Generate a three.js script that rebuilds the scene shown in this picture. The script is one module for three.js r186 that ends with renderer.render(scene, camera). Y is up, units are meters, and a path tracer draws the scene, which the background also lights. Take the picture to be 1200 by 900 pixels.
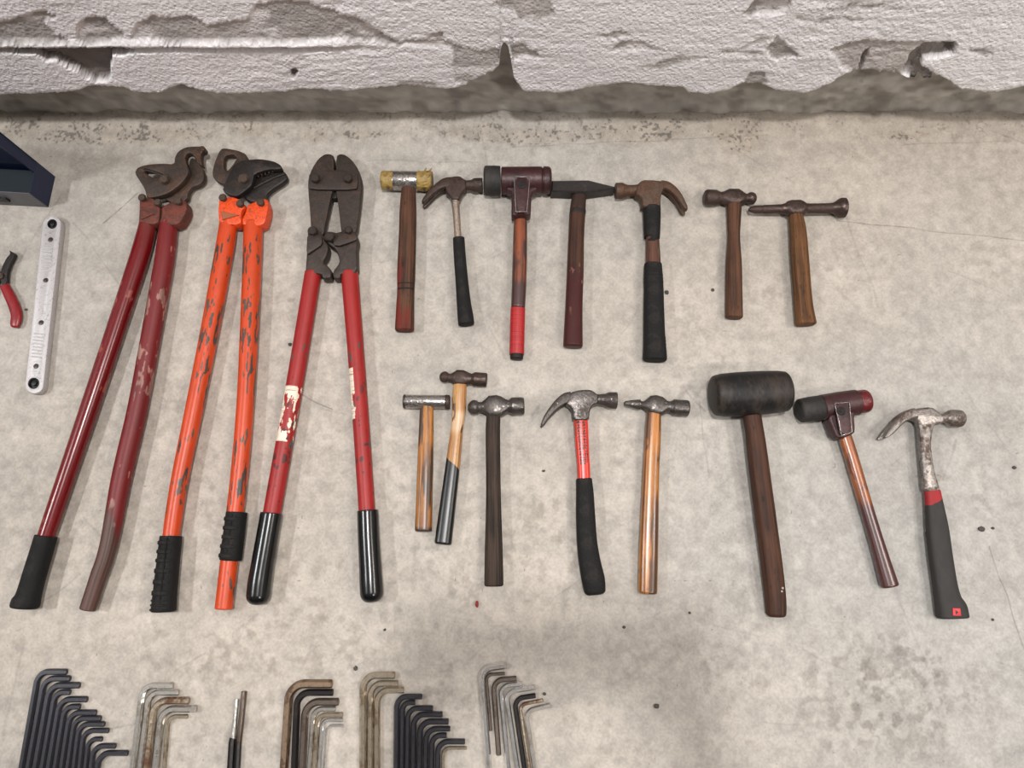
import * as THREE from 'three';
import { mergeGeometries, mergeVertices, toCreasedNormals } from 'three/addons/utils/BufferGeometryUtils.js';
import { RectAreaLightUniformsLib } from 'three/addons/lights/RectAreaLightUniformsLib.js';
import { RoundedBoxGeometry } from 'three/addons/geometries/RoundedBoxGeometry.js';
import { MarchingCubes } from 'three/addons/objects/MarchingCubes.js';

// ------------------------------------------------------------------ camera, exposure, lights
const scene = new THREE.Scene();
scene.background = new THREE.Color(0x000000);
const CAM_H = 1.15, PITCH = 77 * Math.PI / 180, FPX = 832;
const camera = new THREE.PerspectiveCamera(2 * Math.atan(450 / FPX) * 180 / Math.PI, 4 / 3, 0.01, 50);
camera.position.set(0, CAM_H, 0);
camera.lookAt(0, CAM_H - Math.sin(PITCH), -Math.cos(PITCH));
const renderer = new THREE.WebGLRenderer();
renderer.toneMapping = THREE.LinearToneMapping;
renderer.toneMappingExposure = 0.965;
renderer.shadowMap.enabled = true;
RectAreaLightUniformsLib.init();
const CEIL = 2.75;
// x, z, size along x, size along z, light colour, strength
const LAMPS = [
  { x: -2.45, z: -0.1, w: 0.16, d: 0.4, color: [0.97, 1.0, 1.02], power: 17 },
  { x: 0.05, z: -0.17, w: 0.13, d: 0.13, color: [1.0, 0.985, 0.97], power: 14 },
  { x: 2.2, z: -0.12, w: 0.16, d: 0.4, color: [1.0, 0.945, 0.885], power: 10.5 },
  { x: 1.5, z: 1.2, w: 0.24, d: 0.2, color: [1.0, 0.96, 0.92], power: 10.5 },
];

// ------------------------------------------------------------------ projection: photo pixel <-> place
const cs = Math.cos(PITCH), sn = Math.sin(PITCH);
function ray(px, py) {            // direction through a pixel of the 1200 x 900 frame
  const u = (px - 600) / FPX, v = (py - 450) / FPX;
  return [u, -sn - v * cs, -cs + v * sn];
}
function G(px, py, h = 0) {       // where the ray meets the height h above the floor
  const d = ray(px, py), k = (h - CAM_H) / d[1];
  return new THREE.Vector3(d[0] * k, h, d[2] * k);
}
function W(px, py, z) {           // where the ray meets the upright plane at z
  const d = ray(px, py), k = z / d[2];
  return new THREE.Vector3(d[0] * k, CAM_H + d[1] * k, z);
}
function P(x, y, z) {             // place -> pixel
  const dy = y - CAM_H, f = -sn * dy - cs * z, up = cs * dy - sn * z;
  return [600 + FPX * x / f, 450 - FPX * up / f];
}

// ------------------------------------------------------------------ noise
function hash(i, j, k) {
  let h = Math.imul(i, 374761393) ^ Math.imul(j, 668265263) ^ Math.imul(k, 1274126177);
  h = Math.imul(h ^ (h >>> 13), 1274126177); h ^= h >>> 16;
  return (h >>> 0) / 4294967295;
}
function N3(x, y, z) {
  const i = Math.floor(x), j = Math.floor(y), k = Math.floor(z);
  let a = x - i, b = y - j, c = z - k;
  a = a * a * (3 - 2 * a); b = b * b * (3 - 2 * b); c = c * c * (3 - 2 * c);
  const l = (p, q, t) => p + (q - p) * t;
  return l(l(l(hash(i, j, k), hash(i + 1, j, k), a), l(hash(i, j + 1, k), hash(i + 1, j + 1, k), a), b),
    l(l(hash(i, j, k + 1), hash(i + 1, j, k + 1), a), l(hash(i, j + 1, k + 1), hash(i + 1, j + 1, k + 1), a), b), c);
}
function N2(x, y, s = 0, per = 0) {
  const i = Math.floor(x), j = Math.floor(y);
  let a = x - i, b = y - j; a = a * a * (3 - 2 * a); b = b * b * (3 - 2 * b);
  let i1 = i + 1, j1 = j + 1, i0 = i, j0 = j;
  if (per) { i0 = ((i % per) + per) % per; j0 = ((j % per) + per) % per; i1 = (i0 + 1) % per; j1 = (j0 + 1) % per; }
  const p = hash(i0, j0, s), q = hash(i1, j0, s), r = hash(i0, j1, s), t = hash(i1, j1, s);
  return p + (q - p) * a + (r - p) * b + (p - q - r + t) * a * b;
}
function F3(x, y, z, o = 4) { let s = 0, w = 0.5, n = 0; for (let i = 0; i < o; i++) { s += w * N3(x, y, z); n += w; w *= 0.5; x = x * 2 + 17.3; y = y * 2 + 5.1; z = z * 2 + 9.7; } return s / n; }
function F2(x, y, o = 4, s = 0, per = 0) { let r = 0, w = 0.5, n = 0; for (let i = 0; i < o; i++) { r += w * N2(x, y, s + i, per); n += w; w *= 0.5; x *= 2; y *= 2; per *= 2; } return r / n; }
const clamp = (x, a = 0, b = 1) => Math.min(b, Math.max(a, x));
const sst = (a, b, x) => { const t = clamp((x - a) / (b - a)); return t * t * (3 - 2 * t); };
const mix = (a, b, t) => [a[0] + (b[0] - a[0]) * t, a[1] + (b[1] - a[1]) * t, a[2] + (b[2] - a[2]) * t];
const mul = (a, k) => [a[0] * k, a[1] * k, a[2] * k];
let seed = 7; const rnd = () => { seed = (Math.imul(seed, 1664525) + 1013904223) >>> 0; return seed / 4294967296; };

// ------------------------------------------------------------------ textures and materials
function dataTex(w, h, fn, srgb) {      // fn(i, j, out) writes 0..255
  const d = new Uint8Array(w * h * 4), o = [0, 0, 0];
  for (let j = 0, k = 0; j < h; j++) for (let i = 0; i < w; i++, k += 4) {
    fn(i, j, o);
    d[k] = clamp(o[0], 0, 255); d[k + 1] = clamp(o[1], 0, 255); d[k + 2] = clamp(o[2], 0, 255); d[k + 3] = 255;
  }
  const t = new THREE.DataTexture(d, w, h); t.magFilter = THREE.LinearFilter; t.minFilter = THREE.LinearMipmapLinearFilter; t.generateMipmaps = true;
  t.wrapS = t.wrapT = THREE.RepeatWrapping; if (srgb) t.colorSpace = THREE.SRGBColorSpace; t.needsUpdate = true;
  return t;
}
// tiled material, uv in metres; fn(x, y, f) -> [r, g, b, rough, metal]
const bumps = new Map();
function tileMat(size, fn, { n = 256, bump = null, bumpScale = 0.0006, orm: useOrm = false, ...extra } = {}) {
  const vals = [];
  const col = dataTex(n, n, (i, j, o) => { const r = fn(i / n, j / n, (k, oct = 4, s = 0) => F2(i / n * k, j / n * k, oct, s, k)); vals.push(r[3], r[4]); o[0] = r[0]; o[1] = r[1]; o[2] = r[2]; }, true);
  let q = 0, ra = 0, me = 0; for (let i = 0; i < vals.length; i += 2) { ra += vals[i]; me += vals[i + 1]; }
  col.repeat.set(1 / size, 1 / size);
  const m = new THREE.MeshPhysicalMaterial({ map: col, roughness: 2 * ra / vals.length, metalness: 2 * me / vals.length, ...extra });
  if (useOrm) { const orm = dataTex(n, n, (i, j, o) => { o[0] = 255; o[1] = vals[q++] * 255; o[2] = vals[q++] * 255; }); orm.repeat.set(1 / size, 1 / size); m.roughnessMap = m.metalnessMap = orm; m.roughness = m.metalness = 1; }
  if (bump) { const key = bump + size; if (bumps.has(key)) { m.bumpMap = bumps.get(key); m.bumpScale = bumpScale; return m; } const b = dataTex(n, n, (i, j, o) => { o[0] = o[1] = o[2] = 255 * bump((k, oct = 4, s = 0) => F2(i / n * k, j / n * k, oct, s, k)); }); b.repeat.set(1 / size, 1 / size); m.bumpMap = b; bumps.set(key, b); m.bumpScale = bumpScale; }
  return m;
}
// one texture wrapped round a lofted part: fn(s 0..1, th (0 = top), x, y, z in metres) -> [r, g, b, rough]
function wrapMat(geo, fn, { w = 512, h = 96, metal = 0, rough = 0.5, useRough = false, ...extra } = {}) {
  const { L, R } = geo.userData, rv = [];
  const map = dataTex(w, h, (i, j, o) => {
    const s = (i + 0.5) / w, th = ((j + 0.5) / h * 2 - 1) * Math.PI;
    const r = fn(s, th, s * L, Math.cos(th) * R, Math.sin(th) * R); o[0] = r[0]; o[1] = r[1]; o[2] = r[2]; rv.push(r[3] ?? rough, r[4] ?? metal);
  }, true);
  const m = new THREE.MeshPhysicalMaterial({ map, roughness: 1, metalness: 1, ...extra });
  map.wrapS = THREE.ClampToEdgeWrapping;
  if (useRough) { let q = 0; const rm = dataTex(w, h, (i, j, o) => { o[0] = 255; o[1] = rv[q++] * 255; o[2] = rv[q++] * 255; }); rm.wrapS = THREE.ClampToEdgeWrapping; m.roughnessMap = rm; m.metalnessMap = rm; }
  else { let a = 0, b = 0; for (let i = 0; i < rv.length; i += 2) { a += rv[i]; b += rv[i + 1]; } m.roughness = 2 * a / rv.length; m.metalness = 2 * b / rv.length; }
  return m;
}
const flat = (hex, rough = 0.6, metal = 0, extra = {}) => new THREE.MeshPhysicalMaterial({ color: hex, roughness: rough, metalness: metal, ...extra });
const steel = (base, rust, { rough = 0.5, metal = 0.7, amount = 0.5, worn = null, wornAmt = 0.25 } = {}) => tileMat(0.1, (x, y, f) => {
  const a = f(8, 5, 1), b = f(24, 4, 9), c = f(48, 3, 21), r = sst(1 - amount - 0.12, 1 - amount + 0.12, a * 0.65 + b * 0.35);
  let k = mix(base, rust, r); k = mul(k, 0.78 + 0.44 * c);
  let ro = rough + 0.25 * r, me = metal * (1 - 0.6 * r);
  if (worn) { const w = sst(1 - wornAmt - 0.05, 1 - wornAmt + 0.08, f(12, 5, 33) * 0.6 + c * 0.4); k = mix(k, worn, w); ro -= 0.15 * w; me += (0.95 - me) * w; }
  return [...k, clamp(ro, 0.12, 1), clamp(me)];
}, { bump: f => f(24, 4, 9) * 0.6 + f(64, 2, 21) * 0.4, bumpScale: 0.0005, orm: metal > 0.5 });
const M = {
  jaw: steel([62, 51, 45], [78, 56, 42], { rough: 0.5, metal: 0.45, amount: 0.45 }),
  jawDark: steel([42, 37, 35], [62, 46, 38], { rough: 0.5, metal: 0.5, amount: 0.35 }),
  cutter: steel([56, 47, 42], [68, 52, 43], { rough: 0.5, metal: 0.4, amount: 0.4 }),
  bracketRed: steel([104, 48, 34], [76, 40, 31], { rough: 0.55, metal: 0.1, amount: 0.5 }),
  bracketOrange: steel([214, 72, 24], [140, 62, 38], { rough: 0.45, metal: 0.05, amount: 0.28 }),
  bolt: steel([92, 78, 68], [70, 54, 44], { rough: 0.45, metal: 0.6, amount: 0.4 }),
  headBrown: steel([72, 59, 54], [62, 45, 39], { rough: 0.36, metal: 0.6, amount: 0.5, worn: [146, 134, 126], wornAmt: 0.24 }),
  headRust: steel([82, 65, 54], [84, 58, 43], { rough: 0.5, metal: 0.45, amount: 0.5, worn: [128, 112, 100], wornAmt: 0.2 }),
  headGrey: steel([90, 85, 82], [64, 55, 50], { rough: 0.34, metal: 0.78, amount: 0.4, worn: [180, 175, 170], wornAmt: 0.28 }),
  headBright: steel([168, 163, 160], [104, 92, 84], { rough: 0.26, metal: 0.92, amount: 0.3, worn: [206, 202, 198], wornAmt: 0.35 }),
  headSatin: steel([138, 132, 128], [84, 70, 62], { rough: 0.38, metal: 0.8, amount: 0.42, worn: [176, 170, 166], wornAmt: 0.25 }),
  headBlack: steel([46, 42, 41], [58, 49, 45], { rough: 0.45, metal: 0.45, amount: 0.3, worn: [120, 114, 108], wornAmt: 0.13 }),
  chrome: steel([206, 204, 200], [150, 142, 132], { rough: 0.2, metal: 0.8, amount: 0.22 }),
  maroon: steel([62, 33, 34], [44, 26, 27], { rough: 0.4, metal: 0.2, amount: 0.4, worn: [150, 138, 134], wornAmt: 0.08 }),
  rubber: tileMat(0.1, (x, y, f) => { const c = f(40, 3, 3), a = f(6, 4, 8); return [...mix(mul([24, 23, 23], 0.75 + 0.5 * c), [62, 52, 45], 0.75 * sst(0.42, 0.72, a * 0.7 + c * 0.3)), 0.5, 0]; }, { specularIntensity: 0.6 }),
  rubberFace: tileMat(0.1, (x, y, f) => { const c = f(40, 3, 3), a = f(6, 4, 8); return [...mix(mul([32, 30, 29], 0.7 + 0.5 * c), [60, 53, 48], sst(0.5, 0.75, a) * 0.5), 0.7, 0]; }, { bump: f => f(32, 3, 4), bumpScale: 0.0006 }),
  gripGloss: tileMat(0.1, (x, y, f) => { const c = f(40, 3, 3); return [...mul([13, 13, 14], 0.8 + 0.4 * c), 0.18 + 0.1 * f(10, 4, 5), 0]; }),
  gripMatt: tileMat(0.05, (x, y, f) => { const c = f(32, 3, 3), a = f(6, 4, 8); return [...mul(mix([23, 22, 22], [38, 35, 33], sst(0.5, 0.8, a)), 0.8 + 0.35 * c), 0.72, 0]; }, { bump: f => f(64, 2, 4), bumpScale: 0.0004, specularIntensity: 0.5 }),
  yellowPlastic: tileMat(0.05, (x, y, f) => { const a = f(8, 5, 3), b = f(4, 4, 12); return [...mix([150, 124, 66], [84, 62, 38], sst(0.42, 0.68, a * 0.5 + b * 0.5)), 0.45, 0]; }, { bump: f => f(16, 4, 3), bumpScale: 0.0012 }),
  redFace: tileMat(0.05, (x, y, f) => { const a = f(10, 5, 3); return [...mix([96, 18, 22], [58, 18, 20], sst(0.4, 0.7, a)), 0.35, 0]; }, { bump: f => f(16, 4, 3), bumpScale: 0.0008 }),
};

// ------------------------------------------------------------------ naming
const taken = {};
function numbered(n) { if (!(n in taken)) { taken[n] = 0; return n; } taken[n]++; return n + '_' + String(taken[n]).padStart(3, '0'); }
function thing(name, label, category, at, group) {
  const o = new THREE.Group(); o.name = numbered(name); o.position.copy(at); o.position.y = 0; scene.add(o);
  o.userData = { label, category }; if (group) o.userData.group = group;
  return o;
}
// part of a thing; the geometry is given in world coordinates
function part(name, geo, mat, parent, label) {
  const o = new THREE.Mesh(geo, mat); o.name = name; o.castShadow = o.receiveShadow = true;
  const off = new THREE.Vector3(); for (let p = parent; p && p !== scene; p = p.parent) off.add(p.position);
  geo.translate(-off.x, -off.y, -off.z);
  if (label) o.userData.label = label;
  parent.add(o); return o;
}
function structure(name, geo, mat) { const o = new THREE.Mesh(geo, mat); o.name = name; o.userData.kind = 'structure'; o.castShadow = o.receiveShadow = true; scene.add(o); return o; }

// ------------------------------------------------------------------ shape builders
const crease = (g, a = 0.62) => { const u = g.userData; g.scale(1000, 1000, 1000); g = toCreasedNormals(g, a); g.scale(0.001, 0.001, 0.001); g.userData = u; return g; };   // in millimetres, so that near vertices stay apart
function catmull(st, per) {       // dense samples through stations (any number of channels)
  const out = [], n = st.length;
  for (let i = 0; i < n - 1; i++) {
    const a = st[Math.max(0, i - 1)], b = st[i], c = st[i + 1], d = st[Math.min(n - 1, i + 2)];
    for (let k = 0; k < per; k++) {
      const t = k / per, t2 = t * t, t3 = t2 * t;
      out.push(b.map((_, q) => 0.5 * (2 * b[q] + (c[q] - a[q]) * t + (2 * a[q] - 5 * b[q] + 4 * c[q] - d[q]) * t2 + (3 * b[q] - a[q] - 3 * c[q] + d[q]) * t3)));
    }
  }
  out.push(st[n - 1].slice()); return out;
}
// sweep a superellipse through 3-D stations {p, a, t, n}
function sweep(st, { seg = 36, cap = [0.002, 0.002], metres = false, creaseAngle = 0.62, lat = null } = {}) {
  const n0 = st.length, dist = [0];
  for (let i = 1; i < n0; i++) dist.push(dist[i - 1] + st[i].p.distanceTo(st[i - 1].p));
  const L = dist[n0 - 1];
  const at = d => { let i = 1; while (i < n0 - 1 && dist[i] < d) i++; const t = clamp((d - dist[i - 1]) / Math.max(1e-9, dist[i] - dist[i - 1])), A = st[i - 1], B = st[i];
    return { p: A.p.clone().lerp(B.p, t), a: A.a + (B.a - A.a) * t, t: A.t + (B.t - A.t) * t, n: A.n + (B.n - A.n) * t, i, f: t }; };
  const ds = new Set(dist); const e = [0, 0.06, 0.2, 0.45, 0.72, 1];
  for (const k of e) { if (cap[0]) ds.add(Math.min(L / 2, k * cap[0])); if (cap[1]) ds.add(Math.max(L / 2, L - k * cap[1])); }
  const D = [...ds].sort((x, y) => x - y).filter((x, i, A) => !i || x - A[i - 1] > 1e-7);
  const pos = [], uv = [], idx = []; let R = 0;
  const dirAt = d => { const A = at(Math.max(0, d - L * 0.004 - 1e-5)), B = at(Math.min(L, d + L * 0.004 + 1e-5)); const v = B.p.sub(A.p); return v.normalize(); };
  D.forEach(d => {
    const q = at(d), dir = dirAt(d); const h = Math.hypot(dir.x, dir.z) || 1;
    const l = lat ? lat.clone() : new THREE.Vector3(-dir.z / h, 0, dir.x / h), up = new THREE.Vector3().crossVectors(dir, l).normalize(); if (up.y < 0) up.negate();
    let ins = 0;
    if (cap[0] && d < cap[0]) ins = cap[0] - Math.sqrt(Math.max(0, cap[0] ** 2 - (cap[0] - d) ** 2));
    if (cap[1] && L - d < cap[1]) ins = Math.max(ins, cap[1] - Math.sqrt(Math.max(0, cap[1] ** 2 - (cap[1] - (L - d)) ** 2)));
    const a = Math.max(1e-5, q.a - ins), t = Math.max(1e-5, q.t - ins); R = Math.max(R, q.a);
    for (let k = 0; k <= seg; k++) {
      const th = -Math.PI + 2 * Math.PI * k / seg, c = Math.cos(th), s = Math.sin(th), ex = 2 / q.n;   // th 0 = top
      const uu = Math.sign(s) * Math.abs(s) ** ex * a, vv = Math.sign(c) * Math.abs(c) ** ex * t;
      pos.push(q.p.x + l.x * uu + up.x * vv, q.p.y + l.y * uu + up.y * vv, q.p.z + l.z * uu + up.z * vv);
      uv.push(metres ? d : d / L, metres ? th * 0.015 : k / seg);
    }
  });
  const m = seg + 1;
  for (let i = 0; i < D.length - 1; i++) for (let k = 0; k < seg; k++) { const a = i * m + k, b = a + m; idx.push(a, a + 1, b, b, a + 1, b + 1); }
  for (const end of [0, D.length - 1]) {
    const c = at(D[end]).p, ci = pos.length / 3; pos.push(c.x, c.y, c.z); uv.push(metres ? D[end] : D[end] / L, 0.5);
    for (let k = 0; k < seg; k++) end ? idx.push(end * m + k, end * m + k + 1, ci) : idx.push(k + 1, k, ci);
  }
  let g = new THREE.BufferGeometry(); g.setAttribute('position', new THREE.Float32BufferAttribute(pos, 3)); g.setAttribute('uv', new THREE.Float32BufferAttribute(uv, 2)); g.setIndex(idx);
  g = crease(g, creaseAngle); g.userData = { L, R }; return g;
}
// stations given in photo pixels: [x, y, width, ratio?, exponent?]; the distance comes from the height c above the floor it lies on
function pxStations(list, { c = 'rest', ratio = 1, n = 2, smooth = 0 } = {}) {
  let L = list.map(s => [s[0], s[1], s[2], s[3] ?? ratio, s[4] ?? n]);
  if (smooth) L = catmull(L, smooth);
  const N = L.length, len = [0]; for (let i = 1; i < N; i++) len.push(len[i - 1] + Math.hypot(L[i][0] - L[i - 1][0], L[i][1] - L[i - 1][1]));
  const build = hf => L.map((s, i) => {
    const A = L[Math.max(0, i - 1)], B = L[Math.min(N - 1, i + 1)]; let dx = B[0] - A[0], dy = B[1] - A[1]; const d = Math.hypot(dx, dy) || 1; dx /= d; dy /= d;
    const h = hf(len[i] / len[N - 1]), p = G(s[0], s[1], h);
    const e1 = G(s[0] - dy * s[2] / 2, s[1] + dx * s[2] / 2, h), e2 = G(s[0] + dy * s[2] / 2, s[1] - dx * s[2] / 2, h);
    const ax = G(B[0], B[1], h).sub(G(A[0], A[1], h)).normalize(), lt = new THREE.Vector3(-ax.z, 0, ax.x);
    const Wd = Math.abs(e1.sub(e2).dot(lt)) / 2, view = new THREE.Vector3(0, CAM_H, 0).sub(p), tg = Math.abs(view.dot(lt)) / view.y;
    const a = Wd / Math.sqrt(1 + (s[3] * tg) ** 2 * (s[4] > 3 ? 1.15 : 1));
    return { p, a, t: a * s[3], n: s[4] };
  });
  let c0, c1;
  if (c === 'rest') { let r = build(() => 0.015); let m = Math.max(...r.map(q => q.t)); r = build(() => m); m = Math.max(...r.map(q => q.t)); c0 = c1 = m; }
  else if (Array.isArray(c)) { c0 = c[0]; c1 = c[1]; if (c1 === 'rest') { const r = build(k => c0 + (0.012 - c0) * k); c1 = r[N - 1].t + 0.0004; const q = build(k => c0 + (c1 - c0) * k); c1 = q[N - 1].t + 0.0004; } }
  else c0 = c1 = c;
  const st = build(k => c0 + (c1 - c0) * k); st.c = c0; st.c1 = c1; return st;
}
function pxLoft(list, o = {}) { const st = pxStations(list, o); const g = sweep(st, o); g.userData.c = st.c; g.userData.c1 = st.c1; return g; }
function chaikin(p, k) { for (; k > 0; k--) { const q = []; p.forEach((a, i) => { const b = p[(i + 1) % p.length]; q.push([a[0] * 0.8 + b[0] * 0.2, a[1] * 0.8 + b[1] * 0.2], [a[0] * 0.2 + b[0] * 0.8, a[1] * 0.2 + b[1] * 0.8]); }); p = q; } return p; }
// upright extrusion of an outline given in photo pixels, seen at height ref
function ext(list, h0, h1, { bevel = 0.0015, ref = h1, holes = [], smooth = 1, steps = 2 } = {}) {
  const conv = l => chaikin(l, smooth).map(([x, y]) => { const p = G(x, y, ref); return new THREE.Vector2(p.x, -p.z); });
  let pts = conv(list); if (THREE.ShapeUtils.area(pts) < 0) pts.reverse();
  const sh = new THREE.Shape(pts); for (const h of holes) { const q = conv(h); if (THREE.ShapeUtils.area(q) > 0) q.reverse(); sh.holes.push(new THREE.Path(q)); }
  const b = Math.min(bevel, (h1 - h0) / 2.2);
  let g = new THREE.ExtrudeGeometry(sh, { depth: h1 - h0 - 2 * b, bevelEnabled: b > 0, bevelThickness: b, bevelSize: b, bevelOffset: -b, bevelSegments: steps, curveSegments: 4 });
  g.rotateX(-Math.PI / 2); g.translate(0, h0 + b, 0); return crease(g, 0.5);
}
const Z = (ox, oy, s) => l => l.map(([x, y, ...r]) => [ox + x / s, oy + y / s, ...r.map((v, i) => i ? v : v / s)]);
const Z2 = (ox, oy, s) => l => l.map(([x, y]) => [ox + x / s, oy + y / s]);
// upright round or hexagonal stud
function stud(px, py, h0, h1, r, sides = 6, bevel = 0.0012, turn = 0.3) {
  const b = Math.min(bevel, r / 2), pts = [[0.0001, h0], [r, h0], [r, h1 - b], [r - b * 0.4, h1 - b * 0.3], [r - b, h1], [0.0001, h1]].map(q => new THREE.Vector2(...q));
  let g = new THREE.LatheGeometry(pts, sides); g.rotateY(turn); const p = G(px, py, h1); g.translate(p.x, 0, p.z); return crease(g, 0.5);
}
function boltAt(px, py, h0, h1, r, parent, mat = M.bolt, turn = 0.3) {
  const w = stud(px, py, h0, h0 + (h1 - h0) * 0.3, r * 1.18, 20), b = stud(px, py, h0 + (h1 - h0) * 0.2, h1, r, 6, 0.0012, turn);
  return part('bolt', mergeGeometries([w, b]), mat, parent);
}
const merge = gs => { const L = gs[0].userData; const g = mergeGeometries(gs.map(g => { g = g.index ? g.toNonIndexed() : g; for (const k of Object.keys(g.attributes)) if (!['position', 'normal', 'uv'].includes(k)) g.deleteAttribute(k); return g; })); g.userData = L; return g; };

// ------------------------------------------------------------------ the room
const WALL_Z = -0.7816, FACE_Z = WALL_Z + 0.055;       // bare concrete foot, rough white face standing proud of it
const X0 = -3.9, X1 = 3.3, ZB = 4.2;
{ // floor: worn pale concrete
  const TW = 2048, TH = 1280, fx0 = -1.2, fw = 2.4, fz0 = -0.82, fd = 1.5;
  const stains = [[1040, 815, 95, 60, 0.5], [980, 800, 60, 70, 0.35], [1075, 770, 40, 30, 0.35], [870, 700, 60, 40, 0.22], [880, 610, 50, 60, 0.2], [480, 810, 60, 30, 0.22], [640, 560, 40, 60, 0.2], [300, 760, 120, 40, 0.15], [30, 600, 60, 60, 0.16], [910, 330, 30, 30, 0.25], [560, 650, 60, 40, 0.14], [1120, 840, 60, 50, 0.25], [720, 640, 60, 60, 0.16], [800, 780, 90, 60, 0.2], [1170, 560, 40, 60, 0.14]];
  const pits = [[868, 165, 26, 16], [858, 150, 30, 12], [620, 160, 60, 10], [740, 155, 60, 16], [130, 158, 110, 12], [290, 150, 16, 8], [60, 152, 60, 12], [560, 155, 40, 10], [370, 158, 16, 10], [420, 158, 26, 5], [760, 150, 40, 14], [1060, 158, 30, 5], [1095, 560, 25, 4], [300, 150, 20, 8]];
  const scr = []; for (let i = 0; i < 70; i++) { const a = rnd() * Math.PI, l = 0.015 + rnd() * rnd() * 0.09; scr.push([(rnd() - 0.5) * 2.2, -0.76 + rnd() * 1.1, Math.cos(a), Math.sin(a) * 0.5, l, 0.03 + 0.08 * rnd()]); }
  // a few long hairline cracks seen in the picture
  const crack = (x0, y0, x1, y1, s) => { const a = G(x0, y0), b = G(x1, y1), d = b.clone().sub(a), l = d.length(); scr.push([(a.x + b.x) / 2, (a.z + b.z) / 2, d.x / l, d.z / l, l / 2, s]); };
  crack(120, 262, 162, 226, 0.3); crack(980, 258, 1200, 282, 0.25); crack(1160, 640, 1200, 760, 0.22); crack(820, 470, 830, 560, 0.12); crack(350, 460, 390, 480, 0.3); crack(1060, 170, 1180, 165, 0.14); crack(600, 172, 900, 158, 0.12); crack(430, 188, 560, 190, 0.1);
  const grid = {}; scr.forEach((s, i) => { for (let k = -10; k <= 10; k++) { const gx = Math.floor((s[0] + s[2] * s[4] * k / 10) * 20), gz = Math.floor((s[1] + s[3] * s[4] * k / 10) * 20); for (let a = -1; a <= 1; a++) for (let b = -1; b <= 1; b++) { const key = (gx + a) + ',' + (gz + b); (grid[key] ??= new Set()).add(i); } } });
  const hgt = new Float32Array(TW * TH);
  const map = dataTex(TW, TH, (i, j, o) => {
    const x = fx0 + (i + 0.5) / TW * fw, z = fz0 + (j + 0.5) / TH * fd, p = P(x, 0, z), px = p[0], py = p[1];
    const a = F2(x * 3.2 + 3, z * 3.2, 4, 1), b = F2(x * 16, z * 16 + 7, 4, 11), c = F2(x * 75, z * 75, 3, 23), e = N2(x * 420, z * 420, 31), st = F2(x * 5, z * 40, 3, 55);
    let k = 0.95 + 0.1 * (a - 0.5) + 0.1 * (b - 0.5) + 0.17 * (c - 0.5) + 0.1 * (e - 0.5) + 0.07 * (st - 0.5);
    let warm = (F2(x * 1.3 + 9, z * 1.3, 3, 77) - 0.5) * 0.06 + 0.02;
    // mottled grime with a grain of its own
    const gr = sst(0.4, 0.72, F2(x * 85 + 30, z * 85, 4, 91)) * (0.55 + 0.45 * sst(0.4, 0.6, F2(x * 30, z * 30, 3, 95))); let dirt = 0.09 * gr * sst(0.42, 0.62, a * 0.5 + b * 0.5);
    for (const s of stains) { const dx = (px - s[0]) / s[2], dy = (py - s[1]) / s[3], d = dx * dx + dy * dy; if (d < 2.2) dirt += s[4] * 0.25 * gr * sst(2.2, 0.2, d + 1.2 * (b - 0.5)); }
    k -= dirt; warm += dirt * 0.06;
    let h = 0.5 + 0.3 * (b - 0.5) + 0.35 * (c - 0.5);
    // broken skin and pits along the foot of the wall
    let pit = 0;
    const edge = sst(178, 140, py + 16 * (F2(x * 9, 4, 3, 5) - 0.5)); pit += edge * 0.42;
    for (const s of pits) { const dx = (px - s[0]) / s[2], dy = (py - s[1]) / s[3], d = dx * dx + dy * dy; if (d < 1.6) pit += 0.85 * sst(1.6, 0.2, d); }
    if (pit > 0.02) {
      const q = F2(x * 230, z * 200, 3, 61), w = F2(x * 40, z * 40, 3, 63), hole = sst(0.62, 0.74, q * 0.6 + w * 0.4 + clamp(pit) * 0.07) * clamp(pit * 1.3);
      k *= 1 - 0.3 * hole; k *= 1 + 0.1 * (F2(x * 60, z * 60, 3, 67) - 0.5) * clamp(pit); h -= 0.6 * hole; k *= 1 - 0.07 * clamp(pit); warm += 0.02 * clamp(pit);
    }
    const sp = N2(x * 260 + 5, z * 260, 41); if (sp > 0.985) { k *= 0.72; h -= 0.2; }
    const cell = grid[Math.floor(x * 20) + ',' + Math.floor(z * 20)];
    if (cell) for (const n of cell) { const s = scr[n], dx = x - s[0], dz = z - s[1], t = dx * s[2] + dz * s[3]; if (Math.abs(t) < s[4]) { const q = Math.abs(-dx * s[3] + dz * s[2] + 0.004 * (N2(t * 30, n, 3) - 0.5)); const w = sst(0.0016, 0.0003, q) * (0.4 + 0.6 * N2(t * 120, n, 9)); k *= 1 - s[5] * w; h -= 0.2 * w; } }
    o[0] = 175 * k * (1 + warm); o[1] = 171.5 * k; o[2] = 166 * k * (1 - warm); hgt[j * TW + i] = h;
  }, true);
  const bump = dataTex(TW, TH, (i, j, o) => { o[0] = o[1] = o[2] = 255 * clamp(hgt[j * TW + i]); });
  map.wrapS = map.wrapT = bump.wrapS = bump.wrapT = THREE.MirroredRepeatWrapping;
  const g = new THREE.BoxGeometry(X1 - X0, 0.2, ZB - WALL_Z + 0.3); g.translate((X0 + X1) / 2, -0.1, (ZB + WALL_Z - 0.3) / 2);
  const pa = g.attributes.position, ua = g.attributes.uv; for (let i = 0; i < pa.count; i++) ua.setXY(i, (pa.getX(i) - fx0) / fw, (pa.getZ(i) - fz0) / fd);
  structure('floor', g, new THREE.MeshPhysicalMaterial({ map, bumpMap: bump, bumpScale: 0.0014, roughness: 0.62 }));
}
const grey = flat(0x8b8883, 0.9);
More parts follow.
